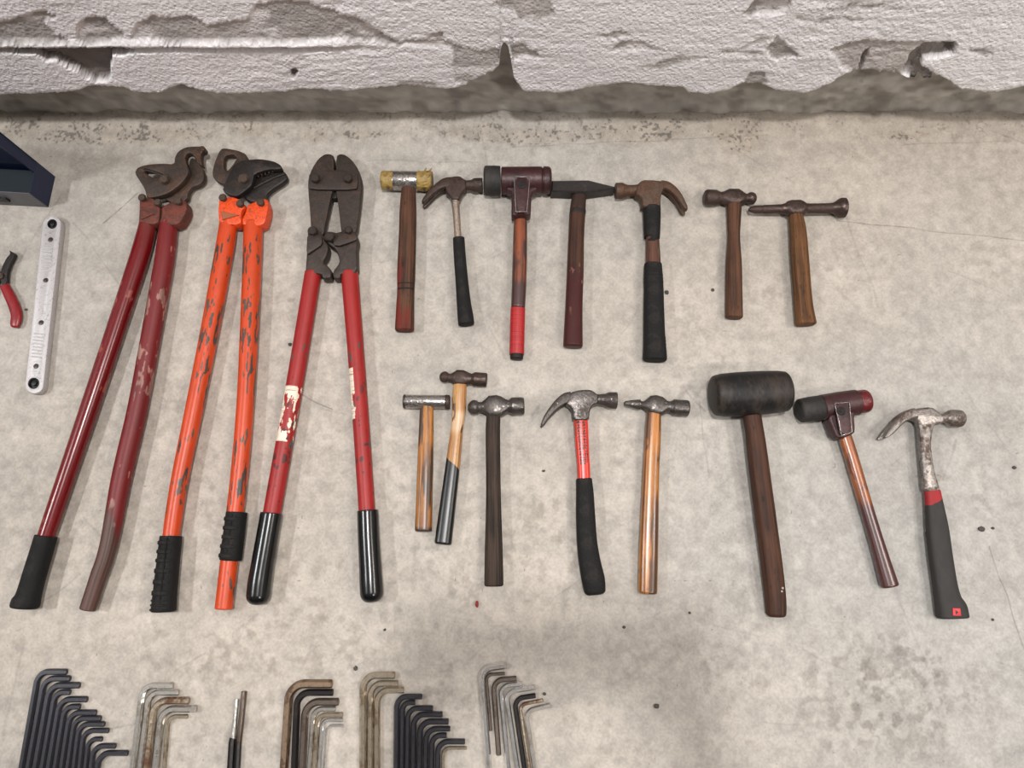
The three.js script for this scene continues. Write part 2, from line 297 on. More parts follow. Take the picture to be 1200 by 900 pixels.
{
  const box = (x0, x1, y0, y1, z0, z1) => { const g = new THREE.BoxGeometry(x1 - x0, y1 - y0, z1 - z0); g.translate((x0 + x1) / 2, (y0 + y1) / 2, (z0 + z1) / 2); return g; };
  structure('ceiling', box(X0 - 0.2, X1 + 0.2, CEIL, CEIL + 0.2, WALL_Z - 0.3, ZB + 0.2), flat(0xb6b4b1, 0.9));
  structure('wall_left', box(X0 - 0.2, X0, -0.2, CEIL, WALL_Z - 0.3, ZB + 0.2), grey);
  structure('wall_right', box(X1, X1 + 0.2, -0.2, CEIL, WALL_Z - 0.3, ZB + 0.2), grey);
  structure('wall_front', box(X0, X1, -0.2, CEIL, ZB, ZB + 0.2), grey);
}
{ // the wall the tools lie in front of: white rough face over a bare grey concrete foot
  const wall = new THREE.Group(); wall.name = 'wall_back'; wall.userData.kind = 'structure'; scene.add(wall);
  const edgeL = [];
  const add = (ox, l) => l.forEach(([x, y]) => edgeL.push([ox + x / 3, y / 3]));
  add(0, [[-300, 338], [0, 340], [180, 335], [270, 325], [310, 312], [340, 308], [430, 315], [470, 330], [560, 335], [600, 315], [640, 305], [690, 322], [760, 335], [880, 335], [1000, 330], [1050, 322], [1110, 322], [1200, 330]]);
  add(400, [[80, 322], [200, 310], [300, 315], [390, 322], [470, 295], [548, 252], [556, 240], [562, 170], [575, 158], [588, 180], [606, 280], [640, 328], [780, 335], [850, 318], [1000, 298], [1100, 310], [1200, 315]]);
  add(800, [[20, 335], [100, 338], [160, 325], [210, 300], [290, 305], [330, 325], [440, 335], [500, 310], [560, 275], [600, 258], [750, 262], [790, 282], [870, 285], [900, 270], [940, 290], [980, 320], [1060, 330], [1120, 328], [1200, 310], [1500, 330]]);
  edgeL.sort((a, b) => a[0] - b[0]);
  const edge = x => { if (x < -100 || x > 1300) return 111 + 7 * (F2(x * 0.02, 5, 3, 14) - 0.5) + 2 * (F2(x * 0.22, 3, 3, 4) - 0.5); let i = 1; while (i < edgeL.length - 1 && edgeL[i][0] < x) i++; const A = edgeL[i - 1], B = edgeL[i]; return A[1] + (B[1] - A[1]) * clamp((x - A[0]) / (B[0] - A[0])) + 2.2 * (F2(x * 0.22, 3, 3, 4) - 0.5) + 1.2 * (N2(x * 0.9, 1, 8) - 0.5); };
  // chipped places (outline in pixels, depth in mm, tone: 0 pale grey .. 1 dark mortar)
  const q3 = (ox, l) => l.map(([x, y]) => [ox + x / 3, y / 3]);
  const chips = [
    [q3(0, [[-200, 70], [0, 80], [90, 55], [160, 45], [200, 60], [160, 75], [190, 120], [250, 150], [0, 152], [-200, 150]]), 7, 0.3],
    [q3(0, [[270, 85], [330, 55], [400, 85], [440, 130], [380, 150], [280, 150]]), 8, 0.42],
    [q3(0, [[455, 140], [480, 90], [530, 65], [640, 60], [730, 90], [860, 72], [900, 22], [980, 5], [1080, 12], [1200, 50], [1260, 72], [1330, 110], [1410, 150], [1200, 142], [900, 145], [600, 148]]), 7, 0.3],
    [q3(400, [[0, 62], [40, 70], [120, 118], [210, 152], [300, 135], [345, 118], [362, 122], [365, 150], [480, 180], [555, 172], [558, 245], [450, 300], [400, 290], [384, 170], [330, 165], [130, 160]]), 6, 0.2],
    [q3(0, [[30, 178], [150, 172], [520, 170], [400, 196], [380, 285], [340, 290], [290, 262], [220, 225], [120, 195]]), 16, 0.8],
    [q3(400, [[590, 170], [640, 160], [690, 190], [700, 205], [600, 210]]), 6, 0.28],
    [q3(400, [[880, 135], [920, 115], [980, 108], [1030, 130], [960, 135]]), 4, 0.22],
    [q3(400, [[950, 178], [980, 150], [1040, 142], [1090, 170], [1140, 176], [1020, 180]]), 4, 0.24],
    [q3(400, [[510, 15], [600, -10], [720, -10], [750, 55], [690, 72], [630, 70], [610, 40]]), 4, 0.2],
    [q3(800, [[210, 52], [250, 8], [385, 0], [365, 40], [300, 55]]), 9, 0.42],
    [q3(800, [[520, 180], [560, 165], [640, 140], [720, 145], [960, 150], [940, 190], [850, 190], [800, 262], [600, 258], [560, 240]]), 8, 0.22],
    [q3(800, [[775, 245], [800, 190], [850, 155], [960, 155], [950, 190], [850, 210], [840, 235], [900, 270], [880, 285], [800, 280]]), 14, 0.6],
    [q3(800, [[620, 250], [640, 180], [655, 175], [650, 200], [630, 255]]), 12, 0.5],
    [q3(800, [[400, 65], [500, 58], [690, 68], [560, 76], [420, 78]]), 4, 0.26],
    [q3(800, [[440, 32], [600, 18], [820, 22], [640, 34]]), 4, 0.28],
    [q3(800, [[290, 185], [330, 130], [360, 150], [410, 200], [330, 215]]), 8, 0.36],
    [q3(800, [[100, 190], [200, 200], [290, 195], [200, 165], [270, 135], [320, 130], [280, 150], [200, 180]]), 4, 0.24],
    [q3(800, [[210, 300], [240, 260], [295, 258], [300, 300]]), 5, 0.3],
    [q3(800, [[1000, 175], [1050, 170], [1100, 182], [1040, 192]]), 4, 0.36],
    [q3(400, [[200, 290], [240, 285], [330, 295], [330, 312], [200, 310]]), 4, 0.2],
    [q3(400, [[1040, 240], [1100, 225], [1180, 195], [1300, 205], [1120, 245]]), 3, 0.2],
    [q3(0, [[1020, 250], [1038, 240], [1050, 258], [1040, 272], [1028, 268]]), 7, 1.0],
  ].map(([pl, d, t]) => ({ pl, d, t, x0: Math.min(...pl.map(p => p[0])) - 4, x1: Math.max(...pl.map(p => p[0])) + 4, y0: Math.min(...pl.map(p => p[1])) - 4, y1: Math.max(...pl.map(p => p[1])) + 4 }));
  const inside = (pl, x, y) => { let c = false, dm = 1e9; for (let i = 0, j = pl.length - 1; i < pl.length; j = i++) { const [ax, ay] = pl[i], [bx, by] = pl[j]; if ((ay > y) !== (by > y) && x < (bx - ax) * (y - ay) / (by - ay) + ax) c = !c; const dx = bx - ax, dy = by - ay, t = clamp(((x - ax) * dx + (y - ay) * dy) / (dx * dx + dy * dy || 1)), d = (x - ax - t * dx) ** 2 + (y - ay - t * dy) ** 2; if (d < dm) dm = d; } return (c ? 1 : -1) * Math.sqrt(dm); };
  const xs = []; for (let x = -560; x <= 1760; x += x < -60 || x > 1260 ? 4 : 2) xs.push(x); for (let x = 581; x < 604; x += 2) xs.push(x); xs.sort((a, b) => a - b);
  const NY = 116, YT = -250, pos = [], col = [], idx = [], lin = c => { c /= 255; return c <= 0.04045 ? c / 12.92 : ((c + 0.055) / 1.055) ** 2.4; };
  const wuv = []; const put = (v, c) => { pos.push(v.x, v.y, v.z); wuv.push(v.x, v.y); col.push(lin(c[0]), lin(c[1]), lin(c[2])); };
  xs.forEach(x => {
    const ye = edge(x);
    for (let j = 0; j <= NY + 1; j++) {
      if (j === NY + 1) { const v = W(x, ye, FACE_Z); v.z = WALL_Z - 0.02; v.y -= 0.004; put(v, [150, 143, 138]); continue; }
      const t = j / NY, y = YT + (ye - YT) * (1 - (1 - t) * (0.55 + 0.45 * (1 - t)));
      const v = W(x, y, FACE_Z), wx = x + 7 * (F2(x * 0.09, y * 0.09, 3, 2) - 0.5), wy = y + 7 * (F2(x * 0.09, y * 0.09, 3, 6) - 0.5);
      const wX = v.x, wY = v.y;
      let d = 3 * (F2(wX * 7, wY * 12, 3, 3) - 0.5) + 1.5 * (F2(wX * 22, wY * 190, 3, 13) - 0.5);
      const rough = sst(0.48, 0.62, F2(wX * 6, wY * 9, 3, 29)); d += rough * 3.2 * (F2(wX * 50, wY * 170, 3, 37) - 0.5);
      let c = mul([245, 241, 243], 0.97 + 0.07 * (F2(wX * 20, wY * 30, 3, 45) - 0.5));
      // joint between two courses with a lip above it
      const jy = 58 + 1.5 * (F2(x * 0.03, 2, 2, 9) - 0.5); const js = sst(470, 330, x) * sst(-2.2, 0, 1.6 - Math.abs(y - jy)); if (y > 48 && y < 57 && x < 430) d += 4 * sst(48, 50, y) * sst(57.5, 56, y) * sst(430, 380, x);
      d -= 8 * js; c = mix(c, [150, 140, 136], js * 0.6);
      for (const k of chips) { if (wx < k.x0 || wx > k.x1 || wy < k.y0 || wy > k.y1) continue; const s = inside(k.pl, wx, wy); if (s > -0.6) { const w = sst(-0.6, 0.7, s); d -= k.d * (k.t > 0.45 ? 0.8 : 0.45) * w * (0.8 + 0.5 * (F2(wX * 30, wY * 40, 3, 51) - 0.3)); const gq = F2(wX * 50, wY * 50, 4, 57); let tone = mix([214, 208, 206], [92, 84, 80], k.t); if (k.t < 0.45) tone = mix(tone, [238, 233, 234], sst(0.56, 0.66, F2(wX * 22, wY * 34, 3, 63)) * 0.8); c = mix(c, mul(tone, 0.86 + 0.28 * gq), w); } }
      // the broken lower edge rounds back
      const back = sst(3.5, 0, ye - y); d -= 7 * back * back;
      v.z += d / 1000; put(v, c);
    }
  });
  const m = NY + 2; for (let i = 0; i < xs.length - 1; i++) for (let j = 0; j <= NY; j++) { const a = i * m + j, b = a + m; idx.push(a, a + 1, b, b, a + 1, b + 1); }
  const g = new THREE.BufferGeometry(); g.setAttribute('position', new THREE.Float32BufferAttribute(pos, 3)); g.setAttribute('color', new THREE.Float32BufferAttribute(col, 3)); g.setAttribute('uv', new THREE.Float32BufferAttribute(wuv, 2)); g.setIndex(idx); g.computeVertexNormals();
  const wb = dataTex(512, 512, (i, j, o) => { const x = i / 512, y = j / 512; o[0] = o[1] = o[2] = 255 * (0.65 * F2(x * 64, y * 64, 2, 3, 64) + 0.35 * F2(x * 24, y * 24, 3, 9, 24)); }); wb.repeat.set(4, 4);
  const face = new THREE.Mesh(g, new THREE.MeshPhysicalMaterial({ vertexColors: true, roughness: 0.88, bumpMap: wb, bumpScale: 0.0024 })); face.name = 'white_facing'; face.castShadow = face.receiveShadow = true; face.userData.label = 'rough white coat broken off in a ragged line above the floor'; wall.add(face);
  // bare foot
  const fp = [], fc = [], fi = [], FX = 640, FY = 34;
  for (let i = 0; i <= FX; i++) for (let j = 0; j <= FY; j++) { const x = -1.9 + 3.8 * i / FX, y = 0.19 * j / FY - 0.004; const n = F2(x * 14, y * 30, 4, 5), n2 = F2(x * 70, y * 90, 3, 15); const foot = sst(0.016, 0, y - 0.008 * F2(x * 12, 1, 3, 3)); fp.push(x, y, WALL_Z + 0.006 * (n - 0.5) + 0.003 * (n2 - 0.5) + foot * (0.006 + 0.01 * (F2(x * 45, y * 60, 2, 25) - 0.4))); const k = 0.84 + 0.3 * n2 * (0.5 + n); const cc = mix([186, 181, 174], [128, 121, 114], sst(0.5, 0.7, F2(x * 30, y * 50, 3, 35)) * 0.5); fc.push(lin(cc[0] * k), lin(cc[1] * k), lin(cc[2] * k)); }
  for (let i = 0; i < FX; i++) for (let j = 0; j < FY; j++) { const a = i * (FY + 1) + j, b = a + FY + 1; fi.push(a, b, a + 1, b, b + 1, a + 1); }
  const fg = new THREE.BufferGeometry(); fg.setAttribute('position', new THREE.Float32BufferAttribute(fp, 3)); fg.setAttribute('color', new THREE.Float32BufferAttribute(fc, 3)); fg.setIndex(fi); fg.computeVertexNormals();
  const foot = new THREE.Mesh(fg, new THREE.MeshPhysicalMaterial({ vertexColors: true, roughness: 0.9 })); foot.name = 'concrete_foot'; foot.castShadow = foot.receiveShadow = true; foot.userData.label = 'bare grey concrete strip set back under the white coat'; wall.add(foot);
  // the rest of the wall, plain, up to the ceiling and out to the sides
  const topY = W(600, YT, FACE_Z).y - 0.01, rest = [];
  const bx = (x0, x1, y0, y1, z0, z1) => { const b = new THREE.BoxGeometry(x1 - x0, y1 - y0, z1 - z0); b.translate((x0 + x1) / 2, (y0 + y1) / 2, (z0 + z1) / 2); rest.push(b); };
  bx(X0, X1, topY, CEIL, WALL_Z - 0.2, FACE_Z); bx(X0, -1.15, 0.14, topY, WALL_Z - 0.2, FACE_Z - 0.012); bx(1.15, X1, 0.14, topY, WALL_Z - 0.2, FACE_Z - 0.012); bx(X0, X1, -0.2, 0.19, WALL_Z - 0.2, WALL_Z - 0.012); bx(X0, X1, 0.19, topY, WALL_Z - 0.2, WALL_Z - 0.03);
  const rm = new THREE.Mesh(mergeGeometries(rest), flat(0xe9e5e5, 0.9)); rm.name = 'plain_wall'; rm.castShadow = rm.receiveShadow = true; wall.add(rm);
}
{ // ceiling lamps (above the frame): each a housing, a glowing diffuser and a light of the same size
  const words = ['long white ceiling light fixture beyond the long-handled cutters', 'square white ceiling light fixture straight above the tools', 'long white ceiling light fixture beyond the one-piece steel hammer', 'short white ceiling light fixture behind the photographer'];
  LAMPS.forEach((q, i) => {
    const y = CEIL - 0.1, t = thing('ceiling_light', words[i], 'ceiling light', new THREE.Vector3(q.x, 0, q.z), undefined);
    t.position.y = CEIL;
    const hg = new RoundedBoxGeometry(q.w + 0.05, 0.09, q.d + 0.05, 2, 0.01); hg.translate(q.x, CEIL - 0.045, q.z); part('housing', hg, flat(0xe4e4e2, 0.5), t);
    const dg = new RoundedBoxGeometry(q.w, 0.02, q.d, 2, 0.006); dg.translate(q.x, CEIL - 0.098, q.z); part('diffuser', dg, new THREE.MeshPhysicalMaterial({ color: 0xffffff, emissive: new THREE.Color(...q.color), emissiveIntensity: 4 }), t);
    const l = new THREE.RectAreaLight(new THREE.Color(...q.color), q.power / (q.w * q.d), q.w, q.d); l.name = 'lamp_light'; l.castShadow = true; l.rotation.x = -Math.PI / 2; l.position.set(0, -0.112, 0); t.add(l);
  });
}

// ------------------------------------------------------------------ wood, paint and rubber finishes for lofted handles
const wood = (light, dark, { grain = 1, stain = null, rough = 0.45 } = {}) => (s, th, x, y, z) => {
  const g = F3(x * 7, y * 420 * grain, z * 420 * grain, 4), b = F3(x * 22, y * 60, z * 60, 4), f = N3(x * 24, y * 1300, z * 1300);
  let c = mix(light, dark, sst(0.38, 0.68, g * 0.65 + b * 0.35)); c = mul(c, 0.82 + 0.34 * f);
  let r = rough + 0.15 * b; const m = N3(x * 90 + 4, y * 1000, z * 1000); c = mul(c, 1 - 0.3 * sst(0.78, 0.9, m));
  if (stain) { const q = stain(s, th, x, y, z, b, g); if (q) { c = mix(c, q[0], q[1]); if (q[2]) r = q[2]; } }
  return [...c, r];
};
const paint = (col, { chip = [70, 62, 58], amount = 0.12, grime = 0.25, rough = 0.32, along = 14, extra = null } = {}) => (s, th, x, y, z) => {
  const a = F3(x * along, y * 70, z * 70, 4), b = F3(x * 60, y * 160, z * 160, 3), d = F3(x * 5, y * 40, z * 40, 3);
  let c = mul(col, 0.92 + 0.16 * b); c = mix(c, mul(col, 0.62), sst(0.5, 0.75, d) * grime); let r = rough + 0.12 * d, m = 0;
  const k = sst(1 - amount * 1.05, 1 - amount * 1.05 + 0.03, a * 0.62 + b * 0.38 + 0.28); if (k) { c = mix(c, mul(chip, 0.8 + 0.5 * b), k); r += (0.6 - r) * k; m = 0.3 * k; }
  if (extra) { const q = extra(s, th, x, y, z, a, b); if (q) { c = mix(c, q[0], q[1]); r = q[2] ?? r; m *= 1 - q[1]; } }
  return [...c, r, m];
};
// ------------------------------------------------------------------ small case with its lid up, at the edge of the frame
{
  const F = G(57, 243), B = G(65, 207), d = B.clone().sub(F), dep = d.length(), len = 0.26, hgt = 0.05, lid = 0.17;
  const t = thing('metal_case', 'dark blue metal case with its lid standing open behind the aluminium ratchet', 'case', F.clone().lerp(B, 0.5));
  const ang = Math.atan2(d.x, -d.z), th = 0.0016;
  const mk = (x0, x1, y0, y1, z0, z1) => { const g = new RoundedBoxGeometry(x1 - x0, y1 - y0, z1 - z0, 1, 0.0006); g.translate((x0 + x1) / 2, (y0 + y1) / 2, (z0 + z1) / 2); g.rotateY(-ang); g.translate(F.x, 0, F.z); return g; };
  const blue = tileMat(0.2, (x, y, f) => { const a = f(30, 3, 2), b = f(6, 4, 5); return [...mul([12, 26, 58], 0.75 + 0.4 * b + 0.15 * a), 0.35 + 0.2 * b, 0]; });
  const greyM = tileMat(0.2, (x, y, f) => { const b = f(6, 4, 5); return [...mul([92, 92, 98], 0.8 + 0.4 * b), 0.4, 0.2]; });
  part('side_panel', mk(-th, 0, 0, hgt, -dep, 0), blue, t); part('side_panel', mk(-len, -len + th, 0, hgt, -dep, 0), blue, t);
  part('front_panel', mk(-len, 0, 0, hgt, -th, 0), greyM, t, 'grey front panel of the case'); part('back_panel', mk(-len, 0, 0, hgt, -dep, -dep + th), blue, t); part('bottom', mk(-len, 0, 0, th, -dep, 0), blue, t);
  const lidP = part('lid', mk(-len, 0, hgt, hgt + lid, -dep, -dep + 0.004), blue, t);
  part('lid_rim', merge([mk(-0.004, 0, hgt, hgt + lid, -dep, -dep + 0.02), mk(-len, 0, hgt + lid - 0.004, hgt + lid, -dep, -dep + 0.02)]), blue, lidP);
  part('hinge', mk(-len * 0.9, -0.02, hgt - 0.005, hgt + 0.004, -dep - 0.004, -dep + 0.003), flat(0x555a66, 0.4, 0.7), t);
  part('latch', mk(-0.085, -0.055, 0.018, 0.03, -0.001, 0.003), flat(0x17181c, 0.5, 0.3), t, 'black latch');
  part('tray', mk(-len + 0.004, -0.012, 0.012, 0.03, -dep + 0.006, -0.006), flat(0x06161e, 0.5), t);
}
// ------------------------------------------------------------------ pliers with red dipped handles, half outside the frame
{
  const t = thing('pliers', 'small hooked pliers with red dipped handles beside the aluminium ratchet', 'pliers', G(0, 330)), z = Z2(0, 240, 5.62);
  const dark = M.jawDark;
  part('jaw', ext(z([[58, 297], [72, 306], [97, 318], [88, 350], [62, 398], [47, 440], [44, 520], [10, 532], [-6, 480], [10, 410], [40, 350], [66, 322]]), 0.004, 0.012, { bevel: 0.0012 }), dark, t);
  part('jaw', ext(z([[-70, 297], [-85, 305], [-108, 318], [-98, 350], [-74, 398], [-58, 440], [-56, 520], [-22, 532], [-4, 480], [-22, 410], [-52, 350], [-76, 322]]), 0.002, 0.009, { bevel: 0.0012 }), dark, t);
  part('pivot', stud(-1, 323, 0.006, 0.0155, 0.006, 20), M.bolt, t);
  const red = tileMat(0.1, (x, y, f) => [...mul([130, 20, 26], 0.85 + 0.3 * f(20, 3, 2)), 0.35, 0]);
  const hl = [[5, 334, 11], [10, 344, 12.5], [16, 357, 13.5], [19.5, 369, 13.5], [18.5, 378, 12.5], [17, 384, 9]];
  part('handle', pxLoft(hl, { smooth: 8, ratio: 0.62, n: 2.4, c: 0.007, cap: [0.001, 0.003], metres: true }), red, t);
  part('handle', pxLoft(hl.map(([x, y, w]) => [-2 - x, y, w]), { smooth: 8, ratio: 0.62, n: 2.4, c: 0.007, cap: [0.001, 0.003], metres: true }), red, t);
}
// ------------------------------------------------------------------ flat aluminium ratchet
{
  const H = 0.0135, a = [60.7, 262.7], b = [40, 450.7], t = thing('ratchet_wrench', 'flat silver aluminium ratchet wrench with round ends and black drive sockets', 'wrench', G(50, 356));
  const out = [], ux = b[0] - a[0], uy = b[1] - a[1], l = Math.hypot(ux, uy), dx = ux / l, dy = uy / l, r = 10.6;
  for (let k = 0; k <= 20; k++) { const q = Math.PI * k / 20; out.push([a[0] + (dy * Math.cos(q) - dx * Math.sin(q)) * r, a[1] + (-dx * Math.cos(q) - dy * Math.sin(q)) * r * 0.98]); }
  for (let k = 0; k <= 20; k++) { const q = Math.PI * k / 20; out.push([b[0] + (-dy * Math.cos(q) + dx * Math.sin(q)) * r, b[1] + (dx * Math.cos(q) + dy * Math.sin(q)) * r]); }
  const alu = tileMat(0.1, (x, y, f) => { const s = f(60, 2, 4), w = f(6, 4, 9), d = sst(0.66, 0.75, f(30, 4, 14)); return [...mul(mix([190, 185, 185], [138, 134, 132], d * 0.5), 0.94 + 0.08 * s), 0.45 + 0.15 * w, 0.35]; });
  const circ = (x, y, R) => Array.from({ length: 20 }, (_, k) => [x + R * Math.cos(k / 20 * 6.2832), y + R * Math.sin(k / 20 * 6.2832)]);
  part('body', ext(out, 0, H, { bevel: 0.0012, smooth: 0, holes: [circ(60.9, 262.2, 5.6), circ(39.2, 449, 6.4)] }), alu, t);
  const blk = flat(0x1c1b1b, 0.45, 0.4);
  for (const [x, y, R] of [[60.9, 262.2, 0.0086], [39.2, 449, 0.0096]]) {
    const s = part('drive_socket', merge([stud(x, y, 0.001, H - 0.003, R, 24), stud(x, y, H - 0.004, H + 0.0005, R * 0.5, 12, 0.001)]), blk, t, 'black drive socket');
    const rg = new THREE.TorusGeometry(R * 0.85, R * 0.13, 8, 26); rg.rotateX(Math.PI / 2); const p = G(x, y, H); rg.translate(p.x, H - 0.001, p.z); part('socket_ring', rg, blk, s);
  }
  for (const [x, y] of [[59, 280.7], [53.3, 328.4], [48, 378], [42, 429]]) part('rivet', merge([stud(x, y, 0.001, H + 0.0007, 0.0044, 20, 0.0006), stud(x, y, H, H + 0.0014, 0.0018, 6, 0.0004)]), flat(0x4a4342, 0.4, 0.7), t);
  for (const [y0, y1] of [[290, 316], [391, 418]]) for (let k = 0; k < 8; k++) {
    const y = y0 + (y1 - y0) * k / 7, cx = a[0] + ux * (y - a[1]) / uy - 1; part('grip_rib', pxLoft([[cx - 6, y - 0.4, 1.5], [cx + 5.5, y + 0.9, 1.5]], { c: H + 0.0001, ratio: 0.8, cap: [0.0006, 0.0006], seg: 8, metres: true }), alu, t);
  }
}
// ------------------------------------------------------------------ three pairs of long-handled cutters
function tube(parent, name, list, fn, o = {}) {
  const g = pxLoft(list, { smooth: 14, n: 2, ratio: 1, c: 'rest', cap: [0.002, 0.002], ...o });
  return part(name, g, wrapMat(g, fn, { w: o.w ?? 1024, h: 96, ...(o.mat ?? {}) }), parent);
}
{ // red
  const t = thing('cable_cutter', 'rusty-jawed cable cutter with dark red tube handles, one black grip missing', 'cutter', G(150, 450), 'long-handled cutters'), z = Z2(120, 150, 5.625);
  part('jaw', ext(z([[575, 200], [600, 195], [655, 255], [672, 300], [668, 345], [640, 372], [590, 388], [565, 420], [558, 470], [470, 500], [420, 470], [400, 440], [440, 420], [520, 350], [560, 300]]), 0.006, 0.019, { bevel: 0.002 }), M.jaw, t);
  const jaw = part('jaw', ext(z([[210, 295], [225, 262], [262, 246], [310, 236], [390, 231], [470, 236], [474, 190], [498, 150], [545, 124], [600, 118], [640, 118], [662, 116], [674, 132], [668, 152], [650, 165], [648, 205], [660, 250], [636, 236], [600, 178], [575, 163], [552, 172], [545, 200], [556, 240], [572, 275], [556, 320], [520, 362], [470, 405], [420, 435], [360, 452], [290, 462], [276, 400], [246, 352]]), 0.018, 0.032, { bevel: 0.0025, holes: [z([[272, 282], [330, 280], [392, 305], [385, 325], [330, 325], [290, 300]])] }), M.jaw, t, 'hook-shaped upper jaw');
  part('tooth', ext(z([[640, 118], [662, 114], [676, 128], [668, 150], [648, 146]]), 0.02, 0.036, { bevel: 0.002 }), M.jaw, jaw);
  part('blade_edge', pxLoft(z([[270, 270, 6], [330, 285, 6], [400, 312, 6]]).map(q => [q[0], q[1], 3]), { c: 0.033, ratio: 0.5, metres: true, seg: 10 }), M.jawDark, jaw);
  part('pivot_bolt', merge([stud(120 + 405 / 5.625, 150 + 336 / 5.625, 0.02, 0.036, 0.009, 20), stud(120 + 405 / 5.625, 150 + 336 / 5.625, 0.03, 0.041, 0.0068, 6)]), M.bolt, t);
  const bl = part('socket_bracket', ext(z([[240, 465], [300, 448], [345, 470], [378, 520], [380, 560], [366, 636], [234, 630], [238, 540]]), 0.003, 0.03, { bevel: 0.004 }), M.bracketRed, t, 'rust red socket bracket');
  part('raised_triangle', ext(z([[248, 532], [338, 566], [252, 602]]), 0.029, 0.0325, { bevel: 0.002, smooth: 0 }), M.bracketRed, bl);
  part('socket_bracket', ext(z([[385, 520], [440, 488], [520, 458], [552, 486], [558, 545], [500, 642], [370, 634], [384, 575]]), 0.003, 0.03, { bevel: 0.004 }), M.bracketRed, t, 'rust red socket bracket');
  for (const [x, y] of [[258, 455], [360, 488], [497, 480]]) boltAt(120 + x / 5.625, 150 + y / 5.625, 0.029, 0.038, 0.0058, t);
  tube(t, 'handle', [[174, 261, 22], [164, 300, 24.5], [134, 392, 24], [104.5, 480, 23.5], [78, 558, 22.5], [54, 629, 21.5], [47, 655, 20]], paint([104, 10, 14], { amount: 0.1, grime: 0.35, rough: 0.13, chip: [120, 60, 50], extra: (s, th, x) => s < 0.1 ? [[104, 50, 40], sst(0.1, 0, s) * 0.7, 0.5] : null }));
  tube(t, 'handle', [[198, 261, 22.5], [192, 310, 24.5], [176, 400, 24.5], [161, 480, 24.5], [142.5, 560, 24.5], [127, 640, 21.5], [114, 680, 20.5], [102.5, 715, 20]], paint([108, 14, 16], { amount: 0.14, grime: 0.5, rough: 0.35, chip: [132, 96, 86], extra: (s, th, x, y, z, a, b) => { const k = sst(-0.03, 0.03, s - 0.8 + 0.04 * Math.sin(th + 0.8) + 0.05 * (a - 0.5)); const streak = sst(0.55, 0.7, N3(x * 4, y * 500, z * 500)); return [mix([86, 56, 46], [56, 38, 32], streak), Math.max(k, sst(0.6, 0.74, a) * 0.35), 0.5]; } }));
  part('grip', pxLoft([[54, 628, 27.5], [50, 642, 28], [40, 675, 29], [33.5, 698, 31], [30, 707, 35], [28.5, 713, 35]], { smooth: 8, cap: [0.0015, 0.004], metres: true }), M.gripMatt, t, 'black rubber grip with flared end');
}
